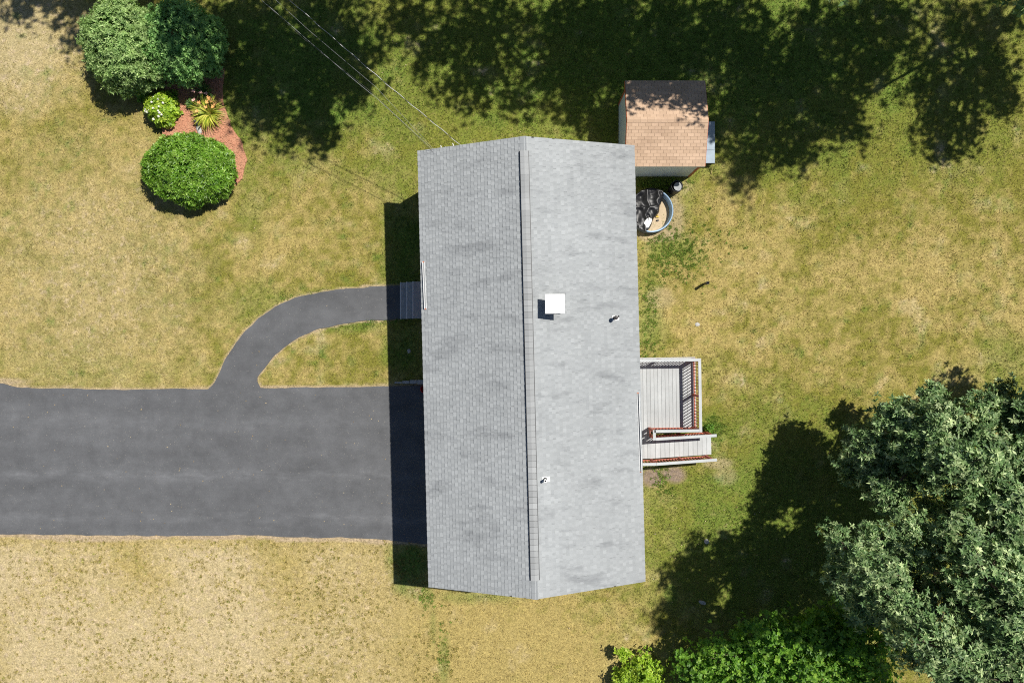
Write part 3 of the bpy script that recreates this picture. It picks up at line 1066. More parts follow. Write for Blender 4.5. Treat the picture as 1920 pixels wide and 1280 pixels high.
for i in range(12):
    L = 2 * ex_ / 12
    m = MB()
    m.tone = random.uniform(.4, .7)
    for s_, yy in ((-1, ey0), (1, ey1)):
        sl_ = (SRZ - SE) / abs(yy - yr)
        ya, yb = (yr - .1, yr) if s_ < 0 else (yr, yr + .1)
        za, zb = (SRZ - .1 * sl_, SRZ) if s_ < 0 else (SRZ, SRZ - .1 * sl_)
        x0, x1 = -ex_ + i * L + .002, -ex_ + (i + 1) * L - .002
        m.hexa([(x0, ya, za + .012), (x1, ya, za + .012), (x1, yb, zb + .012), (x0, yb, zb + .012), (x0, ya, za + .02), (x1, ya, za + .02), (x1, yb, zb + .02), (x0, yb, zb + .02)])
    m.build("ridge_shingle", M['tan'], sh, tone=True)
d = MB().box(sw, sw + .03, -.75, .75, .12, 1.75).build("door", M['shedwall'], sh)
m = MB()
m.box(sw, sw + .05, -.84, -.752, .1, 1.84).box(sw, sw + .05, .752, .84, .1, 1.84).box(sw, sw + .05, -.75, .75, 1.752, 1.84)
m.build("frame", M['orange'], d)

# platform at the shed door
pf = empty("platform", at(1331, 269, 0.0))
tag(pf, "low blue grey platform of two panels beside the shed door", "platform")
pf.location = (7.42, 7.78, 0)
for (y0, y1) in ((-.80, -.29), (-.284, .83)):
    MB().box(-.36, .53, y0, y1, .30, .335).build("panel", M['ramp'], pf, bevel=.006)
m = MB().box(-.37, .54, -.81, -.77, .22, .298).box(-.37, .54, .80, .84, .22, .298).box(.50, .54, -.77, .80, .22, .298)
m.build("frame", M['dark'], pf)
for (x_, y_) in ((-.33, -.76), (.47, -.76), (-.33, .78), (.47, .78)):
    MB().box(x_, x_ + .05, y_, y_ + .04, -.03, .22).build("leg", M['dark'], pf)
st = at(1333, 326)
stick = MB()
stick.tube([(0, 0, 0.0), (0.02, .25, .16)], [.016, .014], 8)
tag(stick.build("wooden_stake", mat_simple("stake_wood", (.45, .36, .14)), None, st), "thin yellowish wooden stake leaning against the shed platform", "stake")

# ------------------------------------------------------------------ deck
dk = empty("deck", (5.7, -2.2, 0), R(0.9))
tag(dk, "pale grey wooden deck with red balusters and a ramp behind the house", "deck")
DX, DY = 5.7, -2.2
ZD = 0.80


def dl_(x, y, z=0):
    return Vector((x - DX, y - DY, z))


def dbox(x0, x1, y0, y1, z0, z1, name, mat, parent=dk):
    return MB().box(x0 - DX, x1 - DX, y0 - DY, y1 - DY, z0, z1).build(name, M[mat], parent)


x = 4.20
while x < 7.02:
    y0 = -3.36 if x > 5.25 else -4.5
    dbox(x, x + 0.1335, y0, -0.66, ZD - .03, ZD, "board", 'board')
    x += 0.1425
XE = x
dbox(4.2, XE, -.655, -.62, ZD - .24, ZD - .005, "rim_joist", 'rail')
dbox(XE, XE + .035, -3.36, -.62, ZD - .24, ZD - .005, "rim_joist", 'rail')
dbox(5.37, XE, -3.40, -3.365, ZD - .24, ZD - .005, "rim_joist", 'rail')
for (px_, py_) in ((6.95, -.75), (6.95, -3.25), (5.5, -3.25), (5.5, -.75), (5.2, -4.4), (5.2, -3.6), (4.4, -4.4)):
    dbox(px_ - .045, px_ + .045, py_ - .045, py_ + .045, -.1, ZD - .035, "support_post", 'board')
# ramp
RX0, RX1 = 5.31, 7.86


def rz(x):
    return ZD + (0.05 - ZD) * max(0, min(1, (x - RX0) / (RX1 - RX0)))


nbd = 13
wdt = (RX1 - RX0) / nbd
for i in range(nbd):
    a, b = RX0 + i * wdt + .005, RX0 + (i + 1) * wdt - .005
    MB().hexa([dl_(a, -4.5, rz(a) - .03), dl_(b, -4.5, rz(b) - .03), dl_(b, -3.68, rz(b) - .03), dl_(a, -3.68, rz(a) - .03),
               dl_(a, -4.5, rz(a)), dl_(b, -4.5, rz(b)), dl_(b, -3.68, rz(b)), dl_(a, -3.68, rz(a))]).build("ramp_board", M['board'], dk)
for y in (-4.49, -4.09, -3.72):
    MB().hexa([dl_(RX0, y, ZD - .2), dl_(RX1, y, -.03), dl_(RX1, y + .04, -.03), dl_(RX0, y + .04, ZD - .2),
               dl_(RX0, y, ZD - .035), dl_(RX1, y, .015), dl_(RX1, y + .04, .015), dl_(RX0, y + .04, ZD - .035)]).build("ramp_joist", M['red'], dk)


def railing(a, b, za, zb, h=0.93, sp=0.116, posts=True, capw=0.105, ext0=0., ext1=0.):
    """posts, bottom rail, top rail, cap and balusters between two points"""
    a, b = Vector(a), Vector(b)
    d = (b - a)
    ln = d.length
    u = d.normalized()

    def pt(s, z):
        q = a + u * s
        return dl_(q.x, q.y, za + (zb - za) * (s / ln) + z)
    MB().bar(pt(-ext0, h), pt(ln + ext1, h), capw, .038).build("rail_cap", M['rail'], dk)
    MB().bar(pt(0, h - .06), pt(ln, h - .06), .038, .078).build("top_rail", M['red'], dk)
    MB().bar(pt(0, .10), pt(ln, .10), .038, .085).build("bottom_rail", M['red'], dk)
    np_ = max(1, round(ln / 1.35))
    if posts:
        for i in range(np_ + 1):
            s_ = ln * i / np_
            MB().bar(pt(s_, -.1), pt(s_, h - .021), .085, .085, (u.x, u.y, 0)).build("post", M['red'], dk)
    nb_ = int(ln / sp)
    for i in range(1, nb_):
        s_ = ln * i / nb_
        if posts and min(abs(s_ - ln * j / np_) for j in range(np_ + 1)) < .06:
            continue
        MB().bar(pt(s_, .142), pt(s_, h - .10), .025, .025, (u.x, u.y, 0)).build("baluster", M['red'], dk)


railing((4.30, -0.70), (6.995, -0.70), ZD, ZD, ext1=.052)
railing((6.995, -0.753), (6.995, -3.385), ZD, ZD, ext1=-.0)
railing((6.94, -3.33), (5.27, -3.33), ZD, ZD, ext1=.0)
railing((5.27, -3.385), (5.27, -3.66), ZD, ZD, ext0=.105, posts=False)
railing((5.325, -3.62), (7.62, -3.62), rz(5.325), rz(7.62), ext1=.17)
railing((4.35, -4.55), (5.33, -4.55), ZD, ZD)
railing((5.335, -4.55), (7.62, -4.55), rz(5.335), rz(7.62), ext1=.17)

# ------------------------------------------------------------------ leaves


def leaf_np(Pb, Dv, Nv, L, W, fold=0.12):
    """folded rhombus leaves"""
    S = unit(np.cross(Dv, Nv))
    Nn = unit(np.cross(S, Dv))
    mid = Pb + Dv * (L * .48)[:, None]
    a = mid + S * (W / 2)[:, None] + Nn * (fold * W)[:, None]
    b = mid - S * (W / 2)[:, None] + Nn * (fold * W)[:, None]
    tipp = Pb + Dv * L[:, None] - Nn * (0.08 * L)[:, None]
    V = np.stack([Pb, a, tipp, b], 1).reshape(-1, 3)
    n = len(Pb)
    i = np.arange(n) * 4
    F = np.concatenate([np.stack([i, i + 1, i + 2], 1), np.stack([i, i + 2, i + 3], 1)], 1).reshape(-1, 3)
    return V, F


def rosettes(C, A, k, L, W, spread, r):
    """k leaves round each twig tip C with axis A"""
    n = len(C)
    A = unit(A)
    ref = np.where(np.abs(A[:, 2:3]) < .9, np.array([[0, 0, 1.]]), np.array([[1., 0, 0]]))
    U = unit(np.cross(A, ref))
    Vv = np.cross(A, U)
    ph = r.uniform(0, 6.28, (n, 1)) + np.arange(k)[None] * 2.4 + r.normal(0, .25, (n, k))
    el = r.normal(spread, .28, (n, k))
    rad = U[:, None] * np.cos(ph)[..., None] + Vv[:, None] * np.sin(ph)[..., None]
    D = unit(rad * np.cos(el)[..., None] + A[:, None] * np.sin(el)[..., None])
    N = unit(A[:, None] * np.cos(el)[..., None] - rad * np.sin(el)[..., None] + r.normal(0, .25, (n, k, 3)))
    Ls = r.uniform(.7, 1.15, (n, k)) * L
    Pb = (C[:, None] + A[:, None] * r.uniform(-.04, .02, (n, k, 1))).reshape(-1, 3)
    V, F = leaf_np(Pb, D.reshape(-1, 3), N.reshape(-1, 3), Ls.ravel(), Ls.ravel() * W)
    rn = np.repeat(np.clip(r.normal(.5, .16, n), 0, 1), k) + r.normal(0, .14, n * k)
    return V, F, np.repeat(np.clip(rn, 0, 1), 2)


def rdirs(n, r, zmin=-1):
    d = r.normal(0, 1, (int(n * 4) + 40, 3))
    d = unit(d)
    d = d[d[:, 2] > zmin]
    return d[:n]


def merge(parts):
    Vs, Fs, Rs, b = [], [], [], 0
    for V, F, r_ in parts:
        Vs.append(V); Fs.append(F + b); Rs.append(r_)
        b += len(V)
    return np.concatenate(Vs), np.concatenate(Fs), np.concatenate(Rs)


def limb(m, a, b, r0, r1, r, bow=0.25, n=6):
    a, b = Vector(a), Vector(b)
    mid = (a + b) / 2 + Vector((r.uniform(-bow, bow), r.uniform(-bow, bow), -bow * .4 + r.uniform(0, bow)))
    pts, rs = [], []
    for i in range(n + 1):
        t = i / n
        pts.append(a * (1 - t) ** 2 + mid * 2 * t * (1 - t) + b * t * t)
        rs.append(r0 + (r1 - r0) * t)
    m.tube(pts, rs, 7)


def make_tree(name, base, lobes, label, mat, seed, sprays=58, ros=10, k=9, L=.165, W=.38, spread=.30, spray_r=.14, trunk_r=.17, shell=(.35, 1.08), zmin=-.5, cat="tree", group=None, top=None):
    """trunk with limbs; crown of leaf rosettes on sprays round each lobe (centre, radius)"""
    r = np.random.default_rng(seed)
    pr = random.Random(seed)
    root = empty(name, base)
    tag(root, label, cat, group)
    base = Vector(base)
    parts = []
    tm = MB()
    zs = sorted(l[0].z for l in lobes)
    ctr = sum((l[0] for l in lobes), Vector()) / len(lobes)
    fork = Vector((base.x * .7 + ctr.x * .3, base.y * .7 + ctr.y * .3, zs[0] * .55))
    crownp = Vector((ctr.x, ctr.y, zs[-1] * .8))
    limb(tm, (0, 0, -.15), fork - base, trunk_r, trunk_r * .75, pr, .08)
    limb(tm, fork - base, crownp - base, trunk_r * .75, trunk_r * .25, pr, .2)
    for (c, rad) in lobes:
        st_ = fork.lerp(crownp, max(0, min(.85, (c.z - fork.z) / max(.1, crownp.z - fork.z) * .7)))
        limb(tm, st_ - base, c - base, trunk_r * .42, trunk_r * .12, pr, .3)
        ns = int(sprays * rad * rad * 1.0 + 6)
        d = rdirs(ns, r, zmin)
        ns = len(d)
        rr = rad * (shell[0] + (shell[1] - shell[0]) * np.sqrt(r.random(ns)))
        sc = d * rr[:, None] * np.array([1, 1, 1.0]) * (1 + r.normal(0, .12, ns))[:, None]
        stray = r.random(ns) < .14
        sc[stray] *= r.uniform(1.12, 1.38, (int(stray.sum()), 1))
        for i in range(0, ns, 2):
            e = Vector(sc[i]) * .95
            limb(tm, c - base, c - base + e, trunk_r * .10 + .006, .006, pr, .08, 3)
        off = r.normal(0, 1, (ns, ros, 3)) * spray_r * np.array([1, 1, .55])
        Cc = (sc[:, None] + off).reshape(-1, 3) + np.array(c - base)
        out = np.repeat(unit(sc), ros, 0)
        A = out * .55 + np.array([0, 0, .75]) + unit(off.reshape(-1, 3)) * .45 + r.normal(0, .2, out.shape)
        parts.append(rosettes(Cc, A, k, L * pr.uniform(.8, 1.15), W, spread, r))
    V, F, rn = merge(parts)
    link("crown", np_mesh("crown", V, F, dict(rnd=rn)), M[mat], root)
    tm.build("trunk", M['bark'], root, smooth=True)
    return root


def lob(*a):
    return [(at(px, py, z), r) for (px, py, z, r) in a]


def ulob(*a):
    return [(under(px, py, z), r) for (px, py, z, r) in a]


# ------------------------------------------------------------------ oaks at the lower right
OK = dict(group="oaks at the lower right")
make_tree("oak_tree", (13.7, -4.4, 0), lob((1632, 838, 3.3, .72), (1595, 880, 2.9, .38), (1688, 798, 3.9, .75), (1765, 800, 4.7, .85), (1720, 850, 4.6, .65), (1835, 765, 4.2, .62), (1700, 895, 3.4, .6),
                                     (1790, 880, 5.9, .8), (1850, 850, 5.6, .75), (1645, 890, 3.6, .45), (1745, 745, 3.0, .35), (1690, 855, 2.6, .6), (1770, 870, 3.4, .7), (1845, 930, 4.6, .7), (1760, 850, 2.6, .7), (1668, 932, 4.8, .48), (1745, 958, 2.4, .42), (1800, 950, 3.4, .4)),
          "grey green oak tree with its low left branch reaching over the lawn towards the deck", "oak", 1, **OK)
make_tree("oak_tree", (12.7, -8.1, 0), lob((1650, 1085, 7.2, .85), (1620, 1125, 6.6, .65), (1590, 1030, 5.7, .55), (1650, 1010, 5.6, .5), (1572, 1068, 5.0, .38), (1700, 1040, 6.0, .55), (1740, 1205, 9.0, .8), (1700, 1165, 7.6, .55), (1680, 1130, 5.6, .6),
                                     (1600, 1080, 4.2, .6), (1660, 1050, 4.0, .7), (1720, 1120, 5.2, .6), (1705, 990, 5.6, .5), (1740, 1010, 4.6, .5)),
          "tall oak with the brightest round leafy head, beside the green saplings", "oak", 2, **OK)
make_tree("oak_tree", (14.8, -8.2, 0), lob((1805, 1010, 6.3, .65), (1885, 955, 6.0, .75), (1845, 1085, 7.6, .9), (1780, 1120, 6.0, .65), (1900, 1175, 8.2, .95), (1815, 1215, 7.6, .8), (1890, 1275, 7.4, .9), (1960, 1080, 7, 1.1), (1980, 1220, 7, 1.1),
                                     (1790, 1275, 5.6, .7), (1860, 1010, 4.6, .7), (1830, 1150, 5.0, .8), (1880, 1100, 5.0, .8), (1850, 1250, 5.0, .8), (1910, 1030, 6.8, .7), (1775, 1050, 4.0, .6)),
          "broad dark oak filling the lower right corner of the yard", "oak", 3, **OK)
make_tree("oak_tree", (18.2, -2.4, 0), lob((1905, 790, 4.2, .65), (1985, 745, 4.6, .9), (2050, 700, 4.2, .9), (1925, 870, 5.2, .8), (2030, 830, 5.6, 1.1), (1890, 835, 4.0, .6), (1880, 738, 3.2, .32), (1945, 800, 3.2, .8), (1950, 920, 5, .8)),
          "oak at the right edge, uppermost of the grey green oaks", "oak", 4, **OK)
# bright saplings along the bottom
G = "bright green saplings along the bottom"
kw = dict(sprays=70, ros=9, k=6, L=.13, W=.75, spread=.2, spray_r=.20, trunk_r=.06, cat="tree", group=G)
make_tree("maple_sapling", (7.9, -12.3, 0), lob((1305, 1258, 1.6, .7), (1365, 1228, 2.0, .8), (1410, 1270, 2.3, .75), (1345, 1285, 1.9, .6)), "bright green sapling, leftmost of the leafy clump under the oaks", "maple", 21, **kw)
make_tree("maple_sapling", (10.2, -11.6, 0), lob((1445, 1200, 2.5, .8), (1505, 1205, 2.9, .8), (1500, 1245, 3.1, .8), (1480, 1280, 2.6, .7), (1400, 1200, 2.0, .45), (1425, 1240, 2.5, .5)), "bright green sapling in the middle of the leafy clump under the oaks", "maple", 22, **kw)
make_tree("maple_sapling", (12.2, -11.0, 0), lob((1560, 1190, 3.0, .75), (1610, 1150, 2.8, .68), (1630, 1215, 3.6, .8), (1560, 1260, 2.9, .75), (1640, 1280, 2.8, .8), (1530, 1160, 2.0, .35)), "bright green sapling, rightmost of the leafy clump, tucked beneath the tall oak", "maple", 23, **kw)
make_tree("lime_shrub", (4.9, -12.7, 0), lob((1208, 1260, .7, .55), (1175, 1275, .5, .4), (1225, 1280, .7, .45), (1168, 1225, .7, .12)), "small yellow green shrub at the bottom edge left of the saplings", "lime", 24, sprays=190, ros=10, k=5, L=.10, W=.6, spread=.3, spray_r=.11, trunk_r=.03, cat="shrub")

# ------------------------------------------------------------------ trees beyond the top edge whose shade falls on the yard
SG = "shade trees along the top of the yard"
kw = dict(sprays=34, ros=8, k=6, L=.19, W=.6, spread=.2, spray_r=.32, trunk_r=.26, group=SG, zmin=-.9)
make_tree("shade_tree", (-4.2, 17.0, 0), ulob((470, 40, 8.5, 1.2), (560, 20, 9, 1.3), (610, 120, 9.5, 1.2), (530, 130, 9, 1.3), (455, 140, 8.5, 1.0), (650, 130, 9.5, .9), (580, 215, 9, .75), (640, 50, 10, 1.0), (490, 215, 8.6, .8), (600, 255, 8.5, .45), (670, 175, 9, .5), (450, 60, 9, .9), (545, 262, 8.3, .3)),
          "leafy tree beyond the top edge shading the lawn between shrubs and wires", "oak", 31, **kw)
kw2 = dict(kw); kw2['sprays'] = 15
make_tree("shade_tree", (1.8, 17.6, 0), ulob((740, 60, 9.5, .9), (800, 100, 9, .85), (860, 70, 10, 1.0), (920, 130, 9, .9), (850, 160, 8.6, .6), (960, 60, 10, 1.1), (960, 190, 8.5, .45), (770, 10, 10, 1.0), (1000, 130, 9, .8), (900, 10, 10, 1.1), (890, 190, 8.5, .4)),
          "thin crowned tree beyond the top edge dappling the lawn above the house", "oak", 32, **kw2)
make_tree("shade_tree", (8.2, 17.4, 0), ulob((1060, 60, 9.5, 1.3), (1130, 40, 10, 1.3), (1040, 150, 9, 1.0), (1110, 130, 9.5, 1.2), (1200, 60, 10, 1.3), (1180, 150, 9, 1.0), (1280, 60, 10, 1.3), (1070, 205, 8.6, .6), (1150, 220, 8.6, .55), (1230, 140, 9, 1.0), (1260, 215, 8.3, .6), (1110, 235, 8.5, .6), (1205, 225, 8.5, .55), (1215, 262, 8.0, .42), (1260, 120, 9, .9)),
          "dense tree beyond the top edge shading the lawn behind the shed", "oak", 33, **kw)
make_tree("shade_tree", (14.2, 17.6, 0), ulob((1370, 50, 10, 1.4), (1350, 150, 9.5, 1.3), (1440, 120, 9.5, 1.4), (1420, 220, 9, 1.2), (1500, 200, 9, 1.2), (1530, 80, 10, 1.4), (1400, 300, 10.5, .7), (1490, 285, 8.6, .75), (1570, 180, 9, 1.0), (1590, 240, 8.6, .6), (1630, 60, 10, 1.3), (1620, 150, 9, .8), (1350, 240, 8.6, .8), (1380, 345, 11, .35)),
          "dense tall tree beyond the top edge casting the deepest shade right of the shed", "oak", 34, **kw)
kw2["sprays"] = 22
make_tree("shade_tree", (23.5, 17.0, 0), lob((1925, -22, 6.2, .3)) + ulob((1760, 230, 7.8, .8), (1770, 180, 8.5, .9), (1830, 200, 8.5, .75), (1740, 120, 9, .8), (1720, 170, 8.6, .45), (1800, 250, 8, .6), (1850, 150, 9, .7), (1860, 60, 9.5, 1.0), (1880, 140, 8.5, .55), (1800, 50, 10, 1.0), (1760, 275, 7.6, .4), (1705, 30, 9.5, .8), (1880, 190, 8, .4)),
          "tree at the top right corner with its lowest leaves over the lawn", "oak", 35, **kw2)
make_tree("shade_tree", (-13.0, 18.0, 0), ulob((70, 5, 9, .9), (140, 15, 9, .6), (140, 75, 8.5, .35), (200, 20, 9.5, .6), (340, 110, 9, .9), (380, 70, 9.5, .9), (310, 40, 9.5, .7), (395, 165, 8.5, .5), (250, -10, 10, 1.0), (320, 155, 8.6, .4)),
          "tree beyond the top left edge shading the dark shrub", "oak", 36, **kw)

# ------------------------------------------------------------------ clipped shrubs and bed plants


def dome_shrub(name, c, rx, ry, h, label, mat, seed, n=3600, k=5, L=.075, W=.38, spread=.55, rag=.10, lumps=3.0):
    r = np.random.default_rng(seed)
    root = empty(name, c)
    tag(root, label, "shrub", "clipped shrubs of the planting bed")
    d = rdirs(n, r, -.25)
    n = len(d)
    lum = 1 + (vnoise(d[:, 0] * lumps + 7 * seed, d[:, 1] * lumps + d[:, 2] * 2.3, 1.6, seed, 3) - .5) * rag * 3
    rr = lum * (1 - np.abs(r.normal(0, .05, n)))
    zc = h * .42
    sh_ = np.sign(d[:, 2:3]) * np.abs(d[:, 2:3]) ** .85
    C = np.concatenate([d[:, :2] * np.array([rx, ry]) * (np.maximum(1 - d[:, 2:3] ** 2, 1e-4) ** -.09), sh_ * np.where(d[:, 2:3] > 0, h - zc, zc)], 1) * rr[:, None] + np.array([0, 0, zc])
    A = d * np.array([1 / rx, 1 / ry, 1 / (h * .7)]) * 1.2
    A = unit(A) + r.normal(0, .30, d.shape) + np.array([0, 0, .25])
    q1 = rosettes(C, A, k, L, W, spread, r)
    q2 = rosettes(C * np.array([.88, .88, .9]), A, 3, L * 1.4, .6, .3, r)
    V, F, rn = merge([q1, q2])
    rn[len(q1[1]):] *= .3
    link("foliage", np_mesh("foliage", V, F, dict(rnd=rn)), M[mat], root)
    m = MB()
    pr = random.Random(seed)
    for i in range(14):
        a = pr.uniform(0, 6.28)
        e = pr.uniform(.35, .9)
        limb(m, (math.cos(a) * .08, math.sin(a) * .08, -.05), (math.cos(a) * rx * e * .8, math.sin(a) * ry * e * .8, h * (.85 - .45 * e)), .03, .008, pr, .1, 4)
    m.build("stems", M['bark'], root, smooth=True)
    return root


c = at(237, 88, 1.3); c.z = 0
dome_shrub("round_shrub", c, 1.58, 1.68, 2.5, "large round sunlit shrub at the left end of the planting bed", "yew", 51, n=4200, L=.11, rag=.16, lumps=4.5)
c = at(342, 80, 1.2); c.z = 0
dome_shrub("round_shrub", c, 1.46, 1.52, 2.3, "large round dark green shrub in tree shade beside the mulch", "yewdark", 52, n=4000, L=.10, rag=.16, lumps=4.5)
c = at(357, 318, .8); c.z = 0
dome_shrub("round_shrub", c, 1.68, 1.36, 1.50, "bright green clipped round shrub at the lower end of the planting bed", "rhodo", 53, n=3400, k=6, L=.135, W=.34, spread=.5, rag=.11)


def blade_clump(name, c, nbl, rad, h, label, mat, seed, flowers=(), fmat='orangepetal'):
    pr = random.Random(seed)
    root = empty(name, c)
    tag(root, label, "plant", "plants of the mulch bed")
    V, F, rn = [], [], []
    for i in range(nbl):
        a = pr.uniform(0, 6.283)
        rr = rad * pr.uniform(.55, 1.05)
        w_ = pr.uniform(.012, .022)
        s0 = Vector((math.cos(a), math.sin(a), 0))
        sd2 = Vector((-s0.y, s0.x, 0))
        b0 = s0 * pr.uniform(0, .08)
        hh = h * pr.uniform(.7, 1.1)
        b = len(V)
        N_ = 5
        for j in range(N_ + 1):
            t_ = j / N_
            p = b0 + s0 * rr * t_ ** 1.1 + Vector((0, 0, hh * (4 * t_ * (1 - t_ * .72)) * .75))
            ww = w_ * (1 - t_ ** 2.5) + .001
            V += [tuple(p - sd2 * ww), tuple(p + sd2 * ww)]
        tone = pr.random()
        for j in range(N_):
            F.append((b + 2 * j, b + 2 * j + 1, b + 2 * j + 3, b + 2 * j + 2))
            rn.append(tone)
    link("leaves", np_mesh("leaves", np.array(V), np.array(F), dict(rnd=np.array(rn))), M[mat], root)
    for (fx, fy, fz) in flowers:
        m = MB()
        m.tube([(fx * .3, fy * .3, .05), (fx, fy, fz)], .006, 5)
        for j in range(6):
            a = j * 1.047 + pr.random()
            d_ = Vector((math.cos(a), math.sin(a), .45))
            q_ = Vector((fx, fy, fz))
            sd2 = Vector((-d_.y, d_.x, 0)) * .022
            m.add([q_, q_ + d_ * .045 + sd2, q_ + d_ * .085, q_ + d_ * .045 - sd2], [(0, 1, 2, 3)])
        m.build("flower", M[fmat], root)
    return root


c = at(397, 216); c.z = .03
blade_clump("daylily", c, 240, .74, .40, "yellow green daylily clump with orange flowers on the mulch", "lily", 61,
            [(.1, .3, .6), (.2, .42, .62), (.28, .35, .6), (-.22, .28, .6), (.38, .25, .55), (.32, .12, .6), (.05, .1, .6), (-.35, -.02, .5), (.15, .48, .6)])
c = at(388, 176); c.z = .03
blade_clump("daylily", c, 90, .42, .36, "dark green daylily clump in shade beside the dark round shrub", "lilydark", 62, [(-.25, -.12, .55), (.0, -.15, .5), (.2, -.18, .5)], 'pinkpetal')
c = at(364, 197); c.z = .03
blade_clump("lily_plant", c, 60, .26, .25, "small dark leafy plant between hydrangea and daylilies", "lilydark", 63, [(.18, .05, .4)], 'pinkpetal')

# hydrangea with white flower heads
c = at(311, 210, .0); c.z = .03
hyd = empty("hydrangea", c)
tag(hyd, "lime green hydrangea with white flower heads between the round shrubs", "plant", "plants of the mulch bed")
r = np.random.default_rng(71)
d = rdirs(520, r, -.1)
C = d * np.array([.62, .62, .7]) * (1 - np.abs(r.normal(0, .12, len(d))))[:, None] + np.array([0, 0, .15])
C = C * (1 + (vnoise(d[:, 0] * 3, d[:, 1] * 3, 1.5, 4, 2) - .5)[:, None] * .5)
V, F, rn = rosettes(C, d + np.array([0, 0, .6]) + r.normal(0, .3, d.shape), 5, .13, .62, .25, r)
link("foliage", np_mesh("foliage", V, F, dict(rnd=rn)), M['lime'], hyd)
pr = random.Random(8)
for i in range(17):
    a = pr.uniform(0, 6.28)
    q_ = math.sqrt(pr.random()) * .46
    bx_, by_ = math.cos(a) * q_, math.sin(a) * q_ - .08
    bz = .15 + .72 * math.sqrt(max(0, 1 - (q_ / .66) ** 2)) + .03
    m = MB()
    rr = pr.uniform(.03, .05)
    for j in range(26):
        v_ = Vector((pr.gauss(0, 1), pr.gauss(0, 1), pr.gauss(0, 1) + .6)).normalized()
        p = Vector((bx_, by_, bz)) + v_ * rr
        u_ = v_.orthogonal().normalized() * .02
        w2 = v_.cross(u_)
        m.add([p - u_, p + w2, p + u_, p - w2], [(0, 1, 2, 3)])
    m.build("flower_head", M['petal'], hyd)
m = MB()
for i in range(9):
    a = i * .7
    limb(m, (0, 0, -.03), (math.cos(a) * .4, math.sin(a) * .4, .55), .014, .006, pr, .06, 3)
m.build("stems", M['bark'], hyd)


def leafy(name, c, rad, n_, label, mat, seed, L=.1, W=.6, h=.35, group=None):
    r = np.random.default_rng(seed)
    root = empty(name, c)
    tag(root, label, "plant", group)
    d = rdirs(n_, r, 0)
    C = d * np.array([rad, rad, h]) * (r.random(len(d)) ** .4)[:, None]
    V, F, rn = rosettes(C, d + np.array([0, 0, .8]), 5, L, W, .25, r)
    link("foliage", np_mesh("foliage", V, F, dict(rnd=rn)), M[mat], root)
    m = MB()
    pr = random.Random(seed)
    for i in range(6):
        a = i * 1.05
        limb(m, (0, 0, -.02), (math.cos(a) * rad * .6, math.sin(a) * rad * .6, h * .6), .008, .004, pr, .03, 3)
    m.build("stems", M['bark'], root)


c = at(266, 181); c.z = 0
leafy("bushy_plant", c, .28, 60, "small green leafy plant under the large sunlit shrub", "maple", 81, group="plants of the mulch bed")
c = at(325, 183); c.z = .03
leafy("bushy_plant", c, .28, 60, "green leafy plant just above the hydrangea", "maple", 82, group="plants of the mulch bed")
c = at(1262, 815); c.z = 0
leafy("weed_plant", c, .22, 45, "yellow green weed growing between deck and ramp", "lime", 83, h=.5)
c = at(1328, 803); c.z = 0
leafy("weed_plant", c, .20, 45, "dark green weed at the outer corner of the deck", "maple", 84, h=.3)

# garden ornament and flat stone in the bed


def rock(name, c, rx, ry, h, seed, label, mat='stone', parent=None, rot=0, cat="rock", group=None):
    r = np.random.default_rng(seed)
    m = MB()
    rings, seg = 6, 12
    for i in range(rings):
        ph = i / (rings - 1) * math.pi * .5
        for k in range(seg):
            t_ = 2 * math.pi * k / seg
            q_ = 1 + r.normal(0, .09)
            m.v.append((math.cos(t_) * math.cos(ph) ** .6 * rx * q_, math.sin(t_) * math.cos(ph) ** .6 * ry * q_, math.sin(ph) * h * (1 + r.normal(0, .05)) - .02))
    for i in range(rings - 1):
        for k in range(seg):
            m.f.append([i * seg + k, i * seg + (k + 1) % seg, (i + 1) * seg + (k + 1) % seg, (i + 1) * seg + k])
    m.f.append([(rings - 1) * seg + k for k in range(seg)])
    o = m.build(name, M[mat], parent, c)
    o.rotation_euler = (0, 0, rot)
    if label:
        tag(o, label, cat, group)
    return o


c = at(374, 244); c.z = .035
rock("flat_stone", c, .11, .22, .07, 3, "pale grey flat stone lying on the mulch by the daylily", rot=.25)
c = at(372, 232); c.z = .035
orn = empty("garden_ornament", c)
tag(orn, "small dark and grey garden ornament beside the daylily", "ornament")
MB().lathe([(.0, 0), (.07, .0), (.06, .03), (.045, .10), (.06, .17), (.04, .22), (.0, .23)], 14).build("body", M['stone'], orn, smooth=True)
MB().lathe([(.0, .22), (.04, .23), (.055, .28), (.035, .33), (.0, .345)], 14).build("head", M['dark'], orn, smooth=True)
MB().lathe([(.10, -.005), (.10, .015), (.0, .016)], 14).build("base", M['concrete'], orn)

# ------------------------------------------------------------------ small things on the lawn
c = at(767, 658)
rock("small_stone", c, .07, .09, .06, 5, "small whitish stone on the shaded grass beside the house front")
c = at(1325, 1015)
rock("small_stone", c, .10, .10, .09, 6, "pale stone at the edge of the oak shadow", rot=.4)
c = at(1317, 1129)
rock("small_stone", c, .16, .08, .05, 7, "flat bluish grey stone lying within the oak shadow", rot=-.3)
c = at(1308, 608)
rock("small_stone", c, .10, .08, .03, 8, "flat pinkish pale stone on the open lawn below the stub pipe")
c = at(1319.5, 532.5)
sp = empty("stub_pipe", c)
tag(sp, "short black pipe sticking up from the open lawn", "pipe")
MB().lathe([(.05, -.1), (.05, .58), (.036, .58), (.036, .5), (0, .5)], 14).build("pipe", M['dark'], sp)
MB().lathe([(.058, .5), (.062, .505), (.062, .59), (.05, .6), (.04, .6)], 14).build("collar", M['black'], sp)
MB().box(-.02, .03, .045, .056, .3, .42).build("tag", M['white'], sp)

